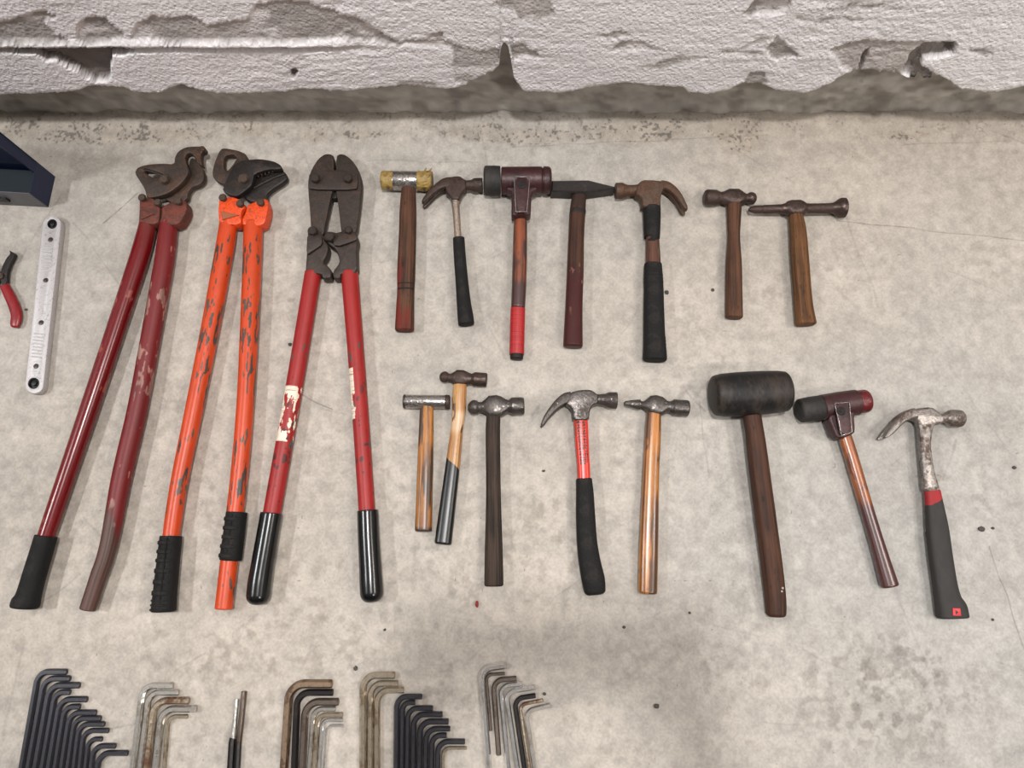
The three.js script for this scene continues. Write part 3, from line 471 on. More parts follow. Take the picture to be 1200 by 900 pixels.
{ // orange
  const t = thing('cable_cutter', 'rusty-jawed cable cutter with chipped bright orange handles and ribbed black grips', 'cutter', G(250, 450), 'long-handled cutters'), z = Z2(220, 150, 5.625);
  part('jaw', ext(z([[160, 285], [175, 225], [200, 165], [218, 136], [242, 130], [330, 146], [378, 166], [400, 205], [392, 245], [340, 300], [290, 350], [240, 372], [190, 350], [165, 320]]), 0.006, 0.018, { bevel: 0.002, holes: [z([[240, 185], [300, 170], [322, 198], [300, 236], [262, 282], [236, 270]])] }), M.jaw, t, 'curved lower jaw with an open eye');
  part('jaw', ext(z([[430, 345], [520, 310], [620, 272], [650, 300], [656, 330], [630, 358], [560, 400], [520, 436], [526, 480], [480, 500], [400, 480], [362, 445], [420, 400]]), 0.006, 0.02, { bevel: 0.003 }), M.jawDark, t);
  const jaw = part('jaw', ext(z([[225, 412], [240, 368], [272, 300], [300, 242], [345, 215], [400, 206], [470, 200], [560, 214], [606, 236], [622, 262], [600, 272], [530, 272], [440, 300], [430, 345], [418, 380], [370, 420], [330, 448], [285, 446]]), 0.019, 0.033, { bevel: 0.0025 }), M.jawDark, t, 'dark upper jaw');
  for (let k = 0; k < 6; k++) part('tooth', ext(z([[452 + k * 24, 304 - k * 7], [464 + k * 24, 296 - k * 7], [470 + k * 24, 318 - k * 8], [460 + k * 24, 324 - k * 8]]), 0.014, 0.026, { bevel: 0.001, smooth: 0 }), M.jawDark, jaw);
  part('jaw_rib', pxLoft(z([[430, 398], [500, 360], [560, 330], [640, 300]]).map(q => [q[0], q[1], 3.2]), { c: 0.021, ratio: 0.8, metres: true, seg: 10 }), M.jawDark, t);
  part('pivot_bolt', merge([stud(220 + 366 / 5.625, 150 + 332 / 5.625, 0.03, 0.036, 0.0098, 24), stud(220 + 366 / 5.625, 150 + 332 / 5.625, 0.03, 0.041, 0.0075, 6)]), M.bolt, t);
  const bl = part('socket_bracket', ext(z([[203, 462], [290, 448], [330, 462], [384, 512], [352, 548], [352, 640], [203, 634], [196, 540]]), 0.003, 0.03, { bevel: 0.004 }), M.bracketOrange, t);
  part('raised_triangle', ext(z([[215, 543], [338, 572], [226, 604]]), 0.029, 0.0325, { bevel: 0.002, smooth: 0 }), flat(0x94502f, 0.6), bl, 'worn brown triangle');
  part('socket_bracket', ext(z([[388, 505], [440, 482], [518, 458], [532, 505], [526, 560], [500, 645], [356, 642], [356, 590], [376, 560]]), 0.003, 0.03, { bevel: 0.004 }), M.bracketOrange, t);
  for (const [x, y] of [[228, 455], [342, 495], [478, 487]]) boltAt(220 + x / 5.625, 150 + y / 5.625, 0.029, 0.038, 0.0058, t);
  const op = a => paint([194, 64, 18], { amount: a, grime: 0.12, rough: 0.3, along: 26, chip: [74, 62, 56], extra: (s, th, x, y, z, q, b) => { const k = sst(0.6, 0.63, F3(x * 34 + 7, y * 170, z * 170, 4) * 0.75 + b * 0.25 - (s > 0.72 ? 0.05 : 0)); return k ? [[66, 58, 54], k, 0.55] : null; } });
  tube(t, 'handle', [[268, 261, 22], [261, 305, 23], [245, 392, 22.5], [227.5, 480, 22], [211, 560, 21], [203, 610, 21], [199, 640, 20]], op(0.1));
  tube(t, 'handle', [[297, 261, 23], [295.5, 310, 23], [291.5, 400, 22], [287, 480, 21], [280, 560, 21], [274, 610, 21], [268, 662, 21.5], [262, 714, 21.5]], op(0.11));
  const ribGrip = (l, n) => { const st = l.map(q => [q[0], q[1], q[2]]), gs = [pxLoft(st, { smooth: 8, cap: [0.0015, 0.003], metres: true })]; const c = gs[0].userData.c, A = st[0], B = st[st.length - 1];
    const at = k => { const f = k * (st.length - 1), i = Math.min(st.length - 2, Math.floor(f)), r = f - i; return st[i].map((v, q) => v + (st[i + 1][q] - v) * r); };
    const g = part('grip', gs[0], M.gripMatt, t, 'ribbed black rubber grip');
    for (let k = 0; k < n; k++) { const a = at((k + 0.55) / (n + 0.3)), b = at((k + 1.0) / (n + 0.3)); part('grip_rib', pxLoft([[a[0] - 1.3, a[1], a[2] + 0.2], [b[0] - 1.3, b[1], b[2] + 0.2]], { c: c + 0.0012, cap: [0.0015, 0.0015], metres: true, seg: 24 }), M.gripMatt, g); }
    part('ridge', pxLoft([[A[0] - 5, A[1] + 2, 2.6], [B[0] - 5, B[1] - 2, 2.6]], { c: c * 2 - 0.0012, ratio: 1, metres: true, seg: 8, cap: [0.001, 0.001] }), M.gripMatt, g); };
  ribGrip([[200.5, 628, 27], [197, 660, 28], [193, 700, 29.5], [191.5, 717, 31]], 9);
  ribGrip([[277.5, 600, 25.5], [274, 628, 26], [270, 657, 27]], 5);
}
{ // bolt cutter
  const t = thing('bolt_cutter', 'brown steel bolt cutter with red handles, peeling white sticker and smooth black grips', 'cutter', G(370, 450), 'long-handled cutters'), z = Z2(320, 160, 5);
  part('jaw', ext(z([[356, 112], [332, 98], [300, 100], [262, 128], [225, 185], [203, 245], [203, 310], [213, 420], [222, 560], [250, 600], [296, 575], [305, 520], [330, 400], [346, 325], [357, 300]]), 0.008, 0.026, { bevel: 0.003 }), M.cutter, t);
  part('jaw', ext(z([[367, 112], [395, 98], [425, 105], [462, 135], [500, 190], [518, 250], [518, 310], [502, 450], [488, 560], [440, 600], [398, 560], [390, 480], [377, 380], [368, 325], [364, 300]]), 0.008, 0.026, { bevel: 0.003 }), M.cutter, t);
  part('cover_plate', ext(z([[212, 212], [300, 196], [400, 196], [492, 214], [498, 280], [484, 311], [215, 309], [205, 280]]), 0.0255, 0.032, { bevel: 0.001 }), M.cutter, t);
  part('cover_plate', ext(z([[212, 212], [300, 196], [400, 196], [492, 214], [498, 280], [484, 311], [215, 309], [205, 280]]), 0.001, 0.0085, { bevel: 0.001, ref: 0.03 }), M.cutter, t);
  part('bridge', ext(z([[335, 305], [385, 305], [375, 362], [345, 362]]), 0.008, 0.018, {}), M.jawDark, t);
  for (const [x, y, r, h] of [[245, 240, 0.0075, 0.041], [437, 240, 0.0075, 0.041]]) boltAt(320 + x / 5, 160 + y / 5, 0.031, h, r, t, M.cutter);
  part('handle_head', ext(z([[200, 545], [240, 522], [285, 555], [302, 600], [325, 640], [318, 690], [292, 735], [330, 765], [342, 795], [337, 828], [290, 832], [282, 802], [186, 802], [193, 700], [200, 600]]), 0.003, 0.027, { bevel: 0.004 }), M.cutter, t);
  part('handle_head', ext(z([[300, 585], [330, 550], [380, 562], [440, 522], [485, 560], [498, 605], [488, 650], [494, 802], [398, 802], [392, 832], [352, 828], [346, 790], [388, 735], [380, 690], [364, 655], [322, 628]]), 0.003, 0.027, { bevel: 0.004 }), M.cutter, t);
  part('strap', ext(z([[200, 560], [285, 575], [288, 630], [245, 660], [193, 694]]), 0.026, 0.033, { bevel: 0.0015 }), M.cutter, t);
  part('strap', ext(z([[345, 592], [470, 552], [492, 590], [486, 606], [362, 648]]), 0.026, 0.034, { bevel: 0.0015 }), M.cutter, t);
  for (const [x, y, r] of [[230, 550, 0.0072], [330, 585, 0.0078], [440, 545, 0.006]]) boltAt(320 + x / 5, 160 + y / 5, 0.03, 0.041, r, t, M.cutter);
  const speck = n => (s, th, x, y, z, a, b) => { const k = sst(0.68, 0.72, F3(x * 90 + n, y * 120, z * 120, 2)) * sst(0.3, 0.6, s); return k ? [[64, 30, 30], k * 0.8] : null; };
  const sticker = (s0, s1, t0, t1, peel) => (s, th, x, y, z, a, b) => { if (s > s0 && s < s1 && th > t0 && th < t1) { const q = F3(x * 45 + 3, y * 130, z * 130, 4), line = N3(x * 900, y * 60, z * 60); if (q < peel + 0.09 * sst(t0, t1, th)) return [mix([226, 214, 194], [150, 120, 104], sst(0.62, 0.8, line) * 0.7), 1, 0.6]; } return null; };
  const both = (f, g) => (...a) => f(...a) || g(...a);
  tube(t, 'handle', [[367, 319, 20], [350.5, 420, 20.5], [335, 510, 21], [319, 600, 21.5], [314, 630, 20]], paint([146, 21, 19], { amount: 0.08, grime: 0.3, rough: 0.42, extra: both(sticker(0.455, 0.66, -1.5, 1.15, 0.53), speck(2)) }));
  tube(t, 'handle', [[409.5, 319, 20.5], [417.5, 420, 19.5], [424, 510, 19.5], [430, 600, 19.5], [432, 630, 19]], paint([148, 23, 20], { amount: 0.08, grime: 0.3, rough: 0.42, extra: both(sticker(0.385, 0.575, 0.35, 1.5, 0.6), speck(12)) }));
  part('grip', pxLoft([[318, 601, 26], [313, 630, 26.5], [307, 665, 27.5], [304, 685, 28.5], [301.5, 709, 28.5]], { smooth: 8, cap: [0.0012, 0.014], metres: true }), M.gripGloss, t, 'smooth black grip with rounded end');
  part('grip', pxLoft([[430.8, 598, 25], [432, 630, 25.5], [434, 665, 26.5], [435, 685, 27.5], [436.2, 706, 27.5]], { smooth: 8, cap: [0.0012, 0.014], metres: true }), M.gripGloss, t, 'smooth black grip with rounded end');
}

// ------------------------------------------------------------------ hammers
function haft(parent, list, c0, fn, o = {}) {
  const g = pxLoft(list, { smooth: 10, n: 2.5, ratio: 0.78, c: [c0, 'rest'], cap: [0.001, 0.0035], ...o });
  const m = o.material ?? wrapMat(g, fn, { w: 512, h: 96, clearcoat: o.coat ?? 0, clearcoatRoughness: 0.25, specularIntensity: o.coat ? 1 : 0.4, ...(o.mat ?? {}) });
  const p = part(o.name ?? 'handle', g, m, parent, o.label); p.userData.c = undefined; delete p.userData.c; return { p, c1: g.userData.c1, g };
}
const headLoft = (list, o = {}) => pxLoft(list, { seg: 32, cap: [0.0015, 0.0015], metres: true, creaseAngle: 0.5, ...o });
// a ball as loft stations from its pole to the neck
const ball = (cx, cy, r, ax, ay, upto = 0.75) => Array.from({ length: 9 }, (_, k) => { const q = k / 8 * Math.PI * upto; return [cx - ax * Math.cos(q) * r, cy - ay * Math.cos(q) * r, Math.max(0.4, 2 * r * Math.sin(q))]; });
const along = (A, B, l) => { const dx = B[0] - A[0], dy = B[1] - A[1], d = Math.hypot(dx, dy); return l.map(([s, w, r, n]) => [A[0] + dx / d * s, A[1] + dy / d * s, w, r, n]); };
const HG = 'hammers and mallets on the floor';
function claw(parent, body, bodyT, poll, clawPx, mat, c, { smooth = 1, holes } = {}) {
  const pl = headLoft(poll, { c });
  const head = part('head', merge([pl, ext(body, c - bodyT, c + bodyT, { bevel: 0.004, steps: 3, ref: c + bodyT * 0.5, smooth })]), mat, parent);
  for (const s of [1, -1]) {
    const L = catmull(clawPx.map(q => [q[0], q[1], q[2]]), 8), N = L.length;
    const st = pxStations(L, { c, ratio: 1, n: 3.2 });
    st.forEach((q, i) => { const k = i / (N - 1); q.p.y = c + s * (0.0042 + 0.0065 * k); q.t = 0.0062 - 0.0022 * k * k; q.n = 3.4; });
    part('claw', sweep(st, { seg: 20, cap: [0.0005, 0.0012], metres: true }), mat, head);
  }
  return head;
}
{ // 1 yellow plastic faces
  const A = [447, 211.5], B = [507, 212.5], t = thing('soft_face_hammer', 'hammer with frayed yellow plastic faces, steel band and dark wooden handle', 'hammer', G(477, 300), HG);
  const g1 = headLoft(along(A, B, [[14, 23.4], [42.5, 23.4]]), {}), c = g1.userData.c;
  const h = part('head', g1, M.headBright, t, 'shiny worn steel band');
  part('face', headLoft(along(A, B, [[0, 20], [1.2, 22], [4, 23.2], [9, 22.6], [15, 23]]), { c, seg: 40 }), M.yellowPlastic, h);
  // mushroomed face with split slivers
  const fg = headLoft(along(A, B, [[42, 23], [48, 23.5], [53, 24], [57, 24.6], [59, 24], [60, 21]]), { c, seg: 40 }); const pa = fg.attributes.position; 
  for (let i = 0; i < pa.count; i++) { const x = pa.getX(i), y = pa.getY(i), z = pa.getZ(i); pa.setY(i, Math.max(0.0003, y + 0.0022 * (N3(x * 300, y * 300, z * 300) - 0.5))); pa.setZ(i, z + 0.0026 * (N3(x * 300 + 9, y * 300, z * 300) - 0.5)); } fg.computeVertexNormals();
  part('face', fg, M.yellowPlastic, h);
  for (const [x, y, x2, y2] of [[497, 201, 500, 196.5], [503, 201, 506, 197], [492, 202, 490, 199.5], [500, 203, 503.5, 199]]) part('sliver', pxLoft([[x, y + 2, 3.4], [(x + x2) / 2, (y + y2) / 2, 2.2], [x2, y2, 0.7]], { c: c + 0.004, ratio: 0.35, metres: true, seg: 8, cap: [0.0003, 0.0003] }), M.yellowPlastic, h);
  haft(t, [[478.5, 214, 15], [478.5, 226, 17], [478, 249, 19.5], [477.5, 275, 20], [476, 318, 21], [475.5, 342, 20], [474.8, 360, 21], [474, 388, 22.5]], c, wood([87, 58, 42], [48, 33, 26], { rough: 0.55, stain: (s, th, x, y, z, b) => { const k = sst(0.42, 0.7, s) * sst(0.45, 0.62, F3(x * 14, y * 50, z * 50, 3) + 0.12 * Math.sin(th)); const bd = Math.abs(s - 0.735) < 0.006 || Math.abs(s - 0.7) < 0.004 ? 1 : 0; return bd ? [[26, 22, 20], 0.8] : [[112, 34, 28], k * 0.75]; } }));
}
{ // 2 claw hammer, steel tube shaft
  const z = Z2(490, 200, 10), t = thing('claw_hammer', 'brown claw hammer with slim steel tube shaft and black rubber grip', 'hammer', G(540, 300), HG), c = 0.0165;
  claw(t, z([[380, 86], [430, 74], [490, 72], [540, 108], [566, 118], [566, 225], [525, 255], [492, 320], [488, 352], [396, 352], [384, 320], [342, 268], [320, 240], [330, 110]]), 0.0105,
    along([541, 217.5], [567, 216.8], [[0, 13], [6, 12.2], [11, 13], [15, 17], [24.6, 17.4]]), z([[380, 175], [320, 172], [256, 205], [192, 256], [127, 325], [80, 382], [62, 410]]).map((q, i) => [...q, [19, 14, 10.5, 8.5, 7, 5, 2.5][i]]), M.headBrown, c);
  haft(t, [[533.6, 226, 10.5], [533.4, 232, 10.5], [534, 240, 9.2], [535.5, 260, 8.6], [537, 284, 8.6]], c, null, { name: 'shaft', material: steel([176, 160, 146], [120, 100, 88], { rough: 0.35, metal: 0.85, amount: 0.3 }), metres: true, c: [c, 0.0135], ratio: 1, n: 2, label: 'thin steel tube shaft' });
  for (const y of [233.2, 236.4]) part('ferrule_ring', pxLoft([[533.4, y - 1, 10.8], [533.5, y + 1, 10.8]], { c, metres: true, cap: [0.0008, 0.0008] }), M.headBright, t);
  haft(t, [[537.6, 279, 13.6], [538.8, 300, 14.2], [541.3, 330, 15], [543.6, 355, 16.8], [545.4, 370, 18.6], [546.6, 381, 19]], 0.0137, null, { name: 'grip', material: M.gripMatt, metres: true, ratio: 0.9, n: 2.2 });
}
// soft-face mallet with a cast housing
function castMallet(o) {
  const t = thing('soft_face_mallet', o.label, 'mallet', G(...o.at), HG), { A, B } = o;
  const g = headLoft(along(A, B, o.body)), c = g.userData.c;
  const sock = ext(o.socket, c - 0.0125, c + 0.0125, { bevel: 0.004, steps: 3, ref: c + 0.006 });
  const panel = ext(o.panel, c + 0.006, o.ph ?? (c * 2 + 0.001), { bevel: 0.002 });
  const h = part('head', merge([g, sock]), M.maroon, t, 'dark red cast housing');
  part('clamp_plate', panel, M.maroon, h);
  const pp = o.panel; const top = o.ph ?? (c * 2 + 0.001);
  for (let i = 0; i < pp.length; i++) { const a = pp[i], b = pp[(i + 1) % pp.length]; part('raised_edge', pxLoft([[a[0], a[1], 1.1], [b[0], b[1], 1.1]], { c: top, ratio: 0.8, metres: true, seg: 8, cap: [0.0002, 0.0002] }), M.headBright, h); }
  part('clamp_screw', merge([stud(...o.bolt, top - 0.002, top + 0.0018, 0.0072, 24), stud(...o.bolt, top, top + 0.0028, 0.0035, 6)]), M.headBlack, h);
  const f1 = headLoft(along(A, B, o.f1), { c: o.c1 ?? c, cap: [0.004, 0.001] }); part('rubber_face', f1, M.rubberFace, h, 'black rubber face');
  part('plastic_face', headLoft(along(A, B, o.f2), { c, cap: [0.001, 0.003] }), o.f2mat, h);
  return { t, c };
}
{ // 3
  const { t, c } = castMallet({ label: 'dark red cast mallet with black rubber face and bright red tape at handle end', at: [608, 310], A: [567, 212], B: [646, 211.5], body: [[20.5, 31], [21.5, 33], [67, 33], [68.5, 31]], f1: [[0, 33], [2, 35.6], [12, 36], [19.5, 35]], f2: [[68, 30], [69.5, 30], [70, 33.5], [76, 33], [79, 29]], f2mat: M.maroon,
    socket: Z2(560, 185, 10)([[330, 395], [400, 420], [392, 690], [420, 695], [600, 690], [622, 660], [625, 425], [700, 390], [690, 300], [340, 300]]), panel: Z2(560, 185, 10)([[425, 222], [610, 222], [572, 630], [446, 630]]), bolt: [611.5, 216], ph: undefined });
  const list = [[610.5, 243, 14], [610, 256, 15.6], [609.2, 300, 17], [608.3, 335, 17], [607, 362, 16.6]];
  haft(t, list, c * 0.75, wood([127, 62, 28], [50, 23, 18], { rough: 0.35, stain: (s, th, x, y, z, b) => [[52, 26, 26], 0.85 * sst(0.42, 0.58, F3(x * 22, y * 60, z * 60, 3) + 0.3 * sst(0.65, 1, s))] }), { c: [c * 0.62, 0.0115], n: 2.2, ratio: 0.9, coat: 0.4 });
  const tg = pxLoft([[607, 361.5, 17.2], [606.3, 385, 17.4], [605.6, 415.5, 17.4]], { smooth: 10, c: [0.0118, 0.0104], ratio: 0.9, n: 2.2, cap: [0.0005, 0.0005] });
  part('tape_wrap', tg, wrapMat(tg, (s, th, x) => { const q = N2(s * 46, th * 0.7 + s * 20, 5), l = Math.abs(((s * 11 + th * 0.08) % 1 + 1) % 1 - 0.5) > 0.47; return [...mul([160, 23, 25], (l ? 0.78 : 1) * (0.9 + 0.2 * q)), 0.42]; }, { h: 64, w: 256 }), t, 'bright red tape');
  haft(t, [[605.7, 414, 15.6], [605.3, 421.5, 15.4]], 0.0105, wood([36, 28, 25], [21, 18, 16]), { c: [0.0103, 0.0101], name: 'handle_end', ratio: 0.9, mat: { w: 64, h: 64 } });
}
{ // 4 cross peen
  const t = thing('cross_peen_hammer', 'black square-faced cross peen hammer with dark reddish wooden handle', 'hammer', G(675, 310), HG), z = Z2(640, 195, 7.06), H = 0.0265;
  part('head', ext(z([[45, 114], [350, 109], [566, 163], [571, 183], [345, 216], [40, 207]]), 0, H, { bevel: 0.0028, steps: 1, smooth: 0 }), M.headBlack, t);
  haft(t, [[680, 221, 13], [679, 229, 16.4], [677.6, 240, 18], [676.8, 250, 18.6], [675.4, 275, 18.4], [674.2, 319, 19.6], [672.6, 360, 20.2], [671.4, 407, 23]], 0.0135, wood([72, 47, 35], [40, 28, 25], { rough: 0.5, stain: (s, th, x, y, z, b) => { if (s < 0.13) return [[52, 40, 36], 0.75]; const k = sst(0.45, 0.62, s + 0.2 * (F3(x * 18, y * 50, z * 50, 3) - 0.5)); const sc = sst(0.7, 0.75, F3(x * 90, y * 160, z * 160, 2)) * sst(0.4, 0.6, s) * sst(0.85, 0.7, s); return sc ? [[150, 92, 84], sc * 0.8] : [[64, 27, 28], k * 0.85, 0.42]; } }));
  part('collar', pxLoft([[677.4, 246, 18.9], [676.6, 252, 19.2]], { c: 0.0131, ratio: 0.8, n: 2.5, cap: [0.0008, 0.0008], metres: true }), M.jawDark, t);
}
{ // 5 claw, taped
  const z = Z2(640, 195, 7.06), t = thing('claw_hammer', 'rusty brown claw hammer with black tape on the neck and ringed grey rubber grip', 'hammer', G(766, 315), HG), c = 0.0175;
  claw(t, z([[755, 152], [795, 121], [870, 122], [960, 130], [985, 165], [960, 215], [944, 270], [946, 345], [788, 345], [790, 290], [770, 250], [735, 238]]), 0.012,
    along([720.8, 223.8], [750, 223], [[0, 17.5], [1, 19], [8.5, 19.4], [11, 16.5], [15, 13.6], [22, 13.2], [29, 14.5]]), z([[945, 168], [990, 175], [1040, 210], [1085, 262], [1118, 320], [1140, 365], [1146, 385]]).map((q, i) => [...q, [12, 11, 10, 8.5, 7, 5.5, 3][i]]), M.headRust, c);
  part('tape_wrap', pxLoft([[763.4, 242.5, 21.4], [764, 255, 20.4], [764, 277, 18.8], [763.8, 279.5, 17.6]], { smooth: 6, c: [c, 0.0165], ratio: 0.85, n: 2.4, metres: true }), M.gripMatt, t, 'black tape round the neck');
  haft(t, [[764, 274, 15.4], [765, 285, 15.8], [765.5, 312, 18]], 0.0164, wood([92, 62, 50], [58, 42, 36], { stain: (s, th, x, y, z, b) => [[128, 112, 104], 0.6 * sst(0.5, 0.65, F3(x * 30, y * 40, z * 40, 3))] }), { c: [0.0164, 0.0155], n: 2.2 });
  const gl = [[765.2, 309, 20.5], [765.4, 318, 21.6], [766, 335, 22.8], [766.2, 360, 23.8], [766.8, 395, 25.4], [767.4, 413, 27.6], [767.5, 423, 28.2]];
  const gr = haft(t, gl, 0.0155, null, { name: 'grip', material: M.gripMatt, metres: true, c: [0.0158, 'rest'], ratio: 0.78, cap: [0.002, 0.004] }).p;
  for (const [y, w] of [[323, 22.4], [327, 22.8], [331, 23.1], [396.5, 25.9], [400, 26.2], [404, 26.6]]) part('grip_ring', pxLoft([[765.6 + (y - 320) / 50, y - 1.1, w], [765.6 + (y - 320) / 50, y + 0.9, w]], { c: 0.0157 - (y - 309) / 114 * 0.0022, ratio: 0.79, n: 2.5, cap: [0.0007, 0.0007], metres: true }), M.gripMatt, gr);
}
const pein = (o) => {
  const t = thing(o.name ?? 'ball_peen_hammer', o.label, 'hammer', G(...o.at), HG), g = headLoft(o.head, { n: 2 }), c = g.userData.c;
  part('head', g, o.mat, t); const h = haft(t, o.handle, c, o.fn, o.opt ?? {}); return { t, c, c1: h.c1 };
};
// 6
pein({ label: 'small rusty ball peen hammer with chunky round face and short dark brown handle', at: [860, 300], mat: M.headBrown,
  head: [...along([825, 231.6], [886, 232.6], [[0, 14], [2.2, 18.5], [4, 19.6], [13.5, 19.2], [16, 17], [19.5, 14.4], [23, 16, 0.9], [29, 20.4, 0.78, 3], [40, 20.6, 0.78, 3], [46, 15, 0.9], [48.5, 11.5], [50.4, 11]]), ...along([825, 231.6], [886, 232.6], [[52, 13.4], [54.5, 15.2], [57, 14.6], [59.4, 11.8], [61, 7], [61.6, 1]])],
  handle: [[861, 234, 16], [860.4, 243, 17.4], [860, 262, 15.6], [860, 280, 14.4], [860, 310, 18.4], [860, 340, 19.6], [860.3, 373, 20.5]], fn: wood([87, 58, 42], [55, 37, 28], { rough: 0.5 }) });
// 7 body hammer
pein({ name: 'panel_beating_hammer', label: 'panel beating hammer with long thin steel head, flat disc face and brown wooden handle', at: [938, 300], mat: M.headBrown,
  head: along([877.3, 245.6], [990.5, 243.6], [[0, 4], [2, 6.4], [7, 9.6], [14, 10.2], [16, 9.6], [17, 10.4], [38, 11.2], [43, 14], [45.5, 18.4, 0.9], [50, 19.4, 0.85, 3], [60, 19.4, 0.85, 3], [64.5, 17, 0.9], [67, 12.8], [72, 12], [94, 12], [99, 13], [103, 18], [106, 22.6], [108, 24], [112, 24], [113, 21.5]]),
  handle: [[932.5, 245, 14], [932.6, 252, 16.4], [935, 270, 19.4], [937, 300, 21.2], [940, 340, 21.4], [942, 362, 22.6], [944.6, 381, 25]], fn: wood([104, 70, 42], [68, 45, 30], { rough: 0.5 }) });
{ // 8 round steel head
  const A = [472.7, 470.6], B = [527, 471.2], t = thing('round_steel_hammer', 'small hammer with plain shiny steel cylinder head and worn yellow wooden handle', 'hammer', G(497, 550), HG);
  const g = headLoft(along(A, B, [[2.5, 16.4], [51.5, 16.4]])), c = g.userData.c; const h = part('head', g, M.headBright, t);
  part('end_collar', headLoft(along(A, B, [[0, 16.6], [3, 17.4]]), { c }), M.headGrey, h); part('end_collar', headLoft(along(A, B, [[49, 17.4], [54.3, 17]]), { c }), M.headBrown, h);
  haft(t, [[500.3, 473, 14.6], [500, 481, 16], [499.5, 500, 17], [498.4, 545, 18.6], [497.4, 580, 19], [496, 623, 20]], c, wood([170, 108, 36], [88, 50, 20], { rough: 0.4, grain: 0.7, stain: (s, th, x, y, z, b, g) => [[48, 32, 22], 0.85 * Math.max(sst(0.52, 0.6, F3(x * 9 + 3, y * 110, z * 110, 4)), sst(0.955, 0.985, s))] }), { coat: 0.3 });
}
{ // 9 ball peen, black dipped handle
  const A = [514.8, 441.5], B = [571, 445.5];
  pein({ label: 'ball peen hammer with pale ash handle dipped black on its lower half', at: [530, 540], mat: M.headBrown,
    head: along(A, B, [[0, 1], [0.6, 6], [2, 10], [4.5, 13], [7, 13.6], [9.2, 12], [10.8, 9.4], [13, 9.4], [16, 13, 0.9], [20, 18.6, 0.8, 3], [28, 19, 0.8, 3], [34, 15, 0.9], [37.5, 12.6], [39.5, 14.4], [41, 16.8], [54.5, 16.8], [56.2, 15]]),
    handle: [[540, 446, 13], [539, 454, 15.8], [538.2, 466, 16.4], [537.6, 483, 15.8], [535.2, 505, 15], [530.6, 545, 17], [525, 590, 18.6], [519, 638, 20.4]],
    fn: wood([179, 134, 82], [149, 97, 52], { rough: 0.4, stain: (s, th, x, y, z, b) => { if (s > 0.52 - 0.035 * Math.sin(th)) return [[8, 8, 8], 1, 0.2]; const d = sst(0.62, 0.68, F3(x * 50, y * 120, z * 120, 3)) * (s > 0.15 && s < 0.34 ? 1 : 0.25); const pale = sst(0.18, 0.22, s) * sst(0.36, 0.3, s); return d > 0.05 ? [[74, 48, 34], d * 0.8] : [[206, 176, 146], pale * 0.7]; } }), opt: { coat: 0.15 } });
}
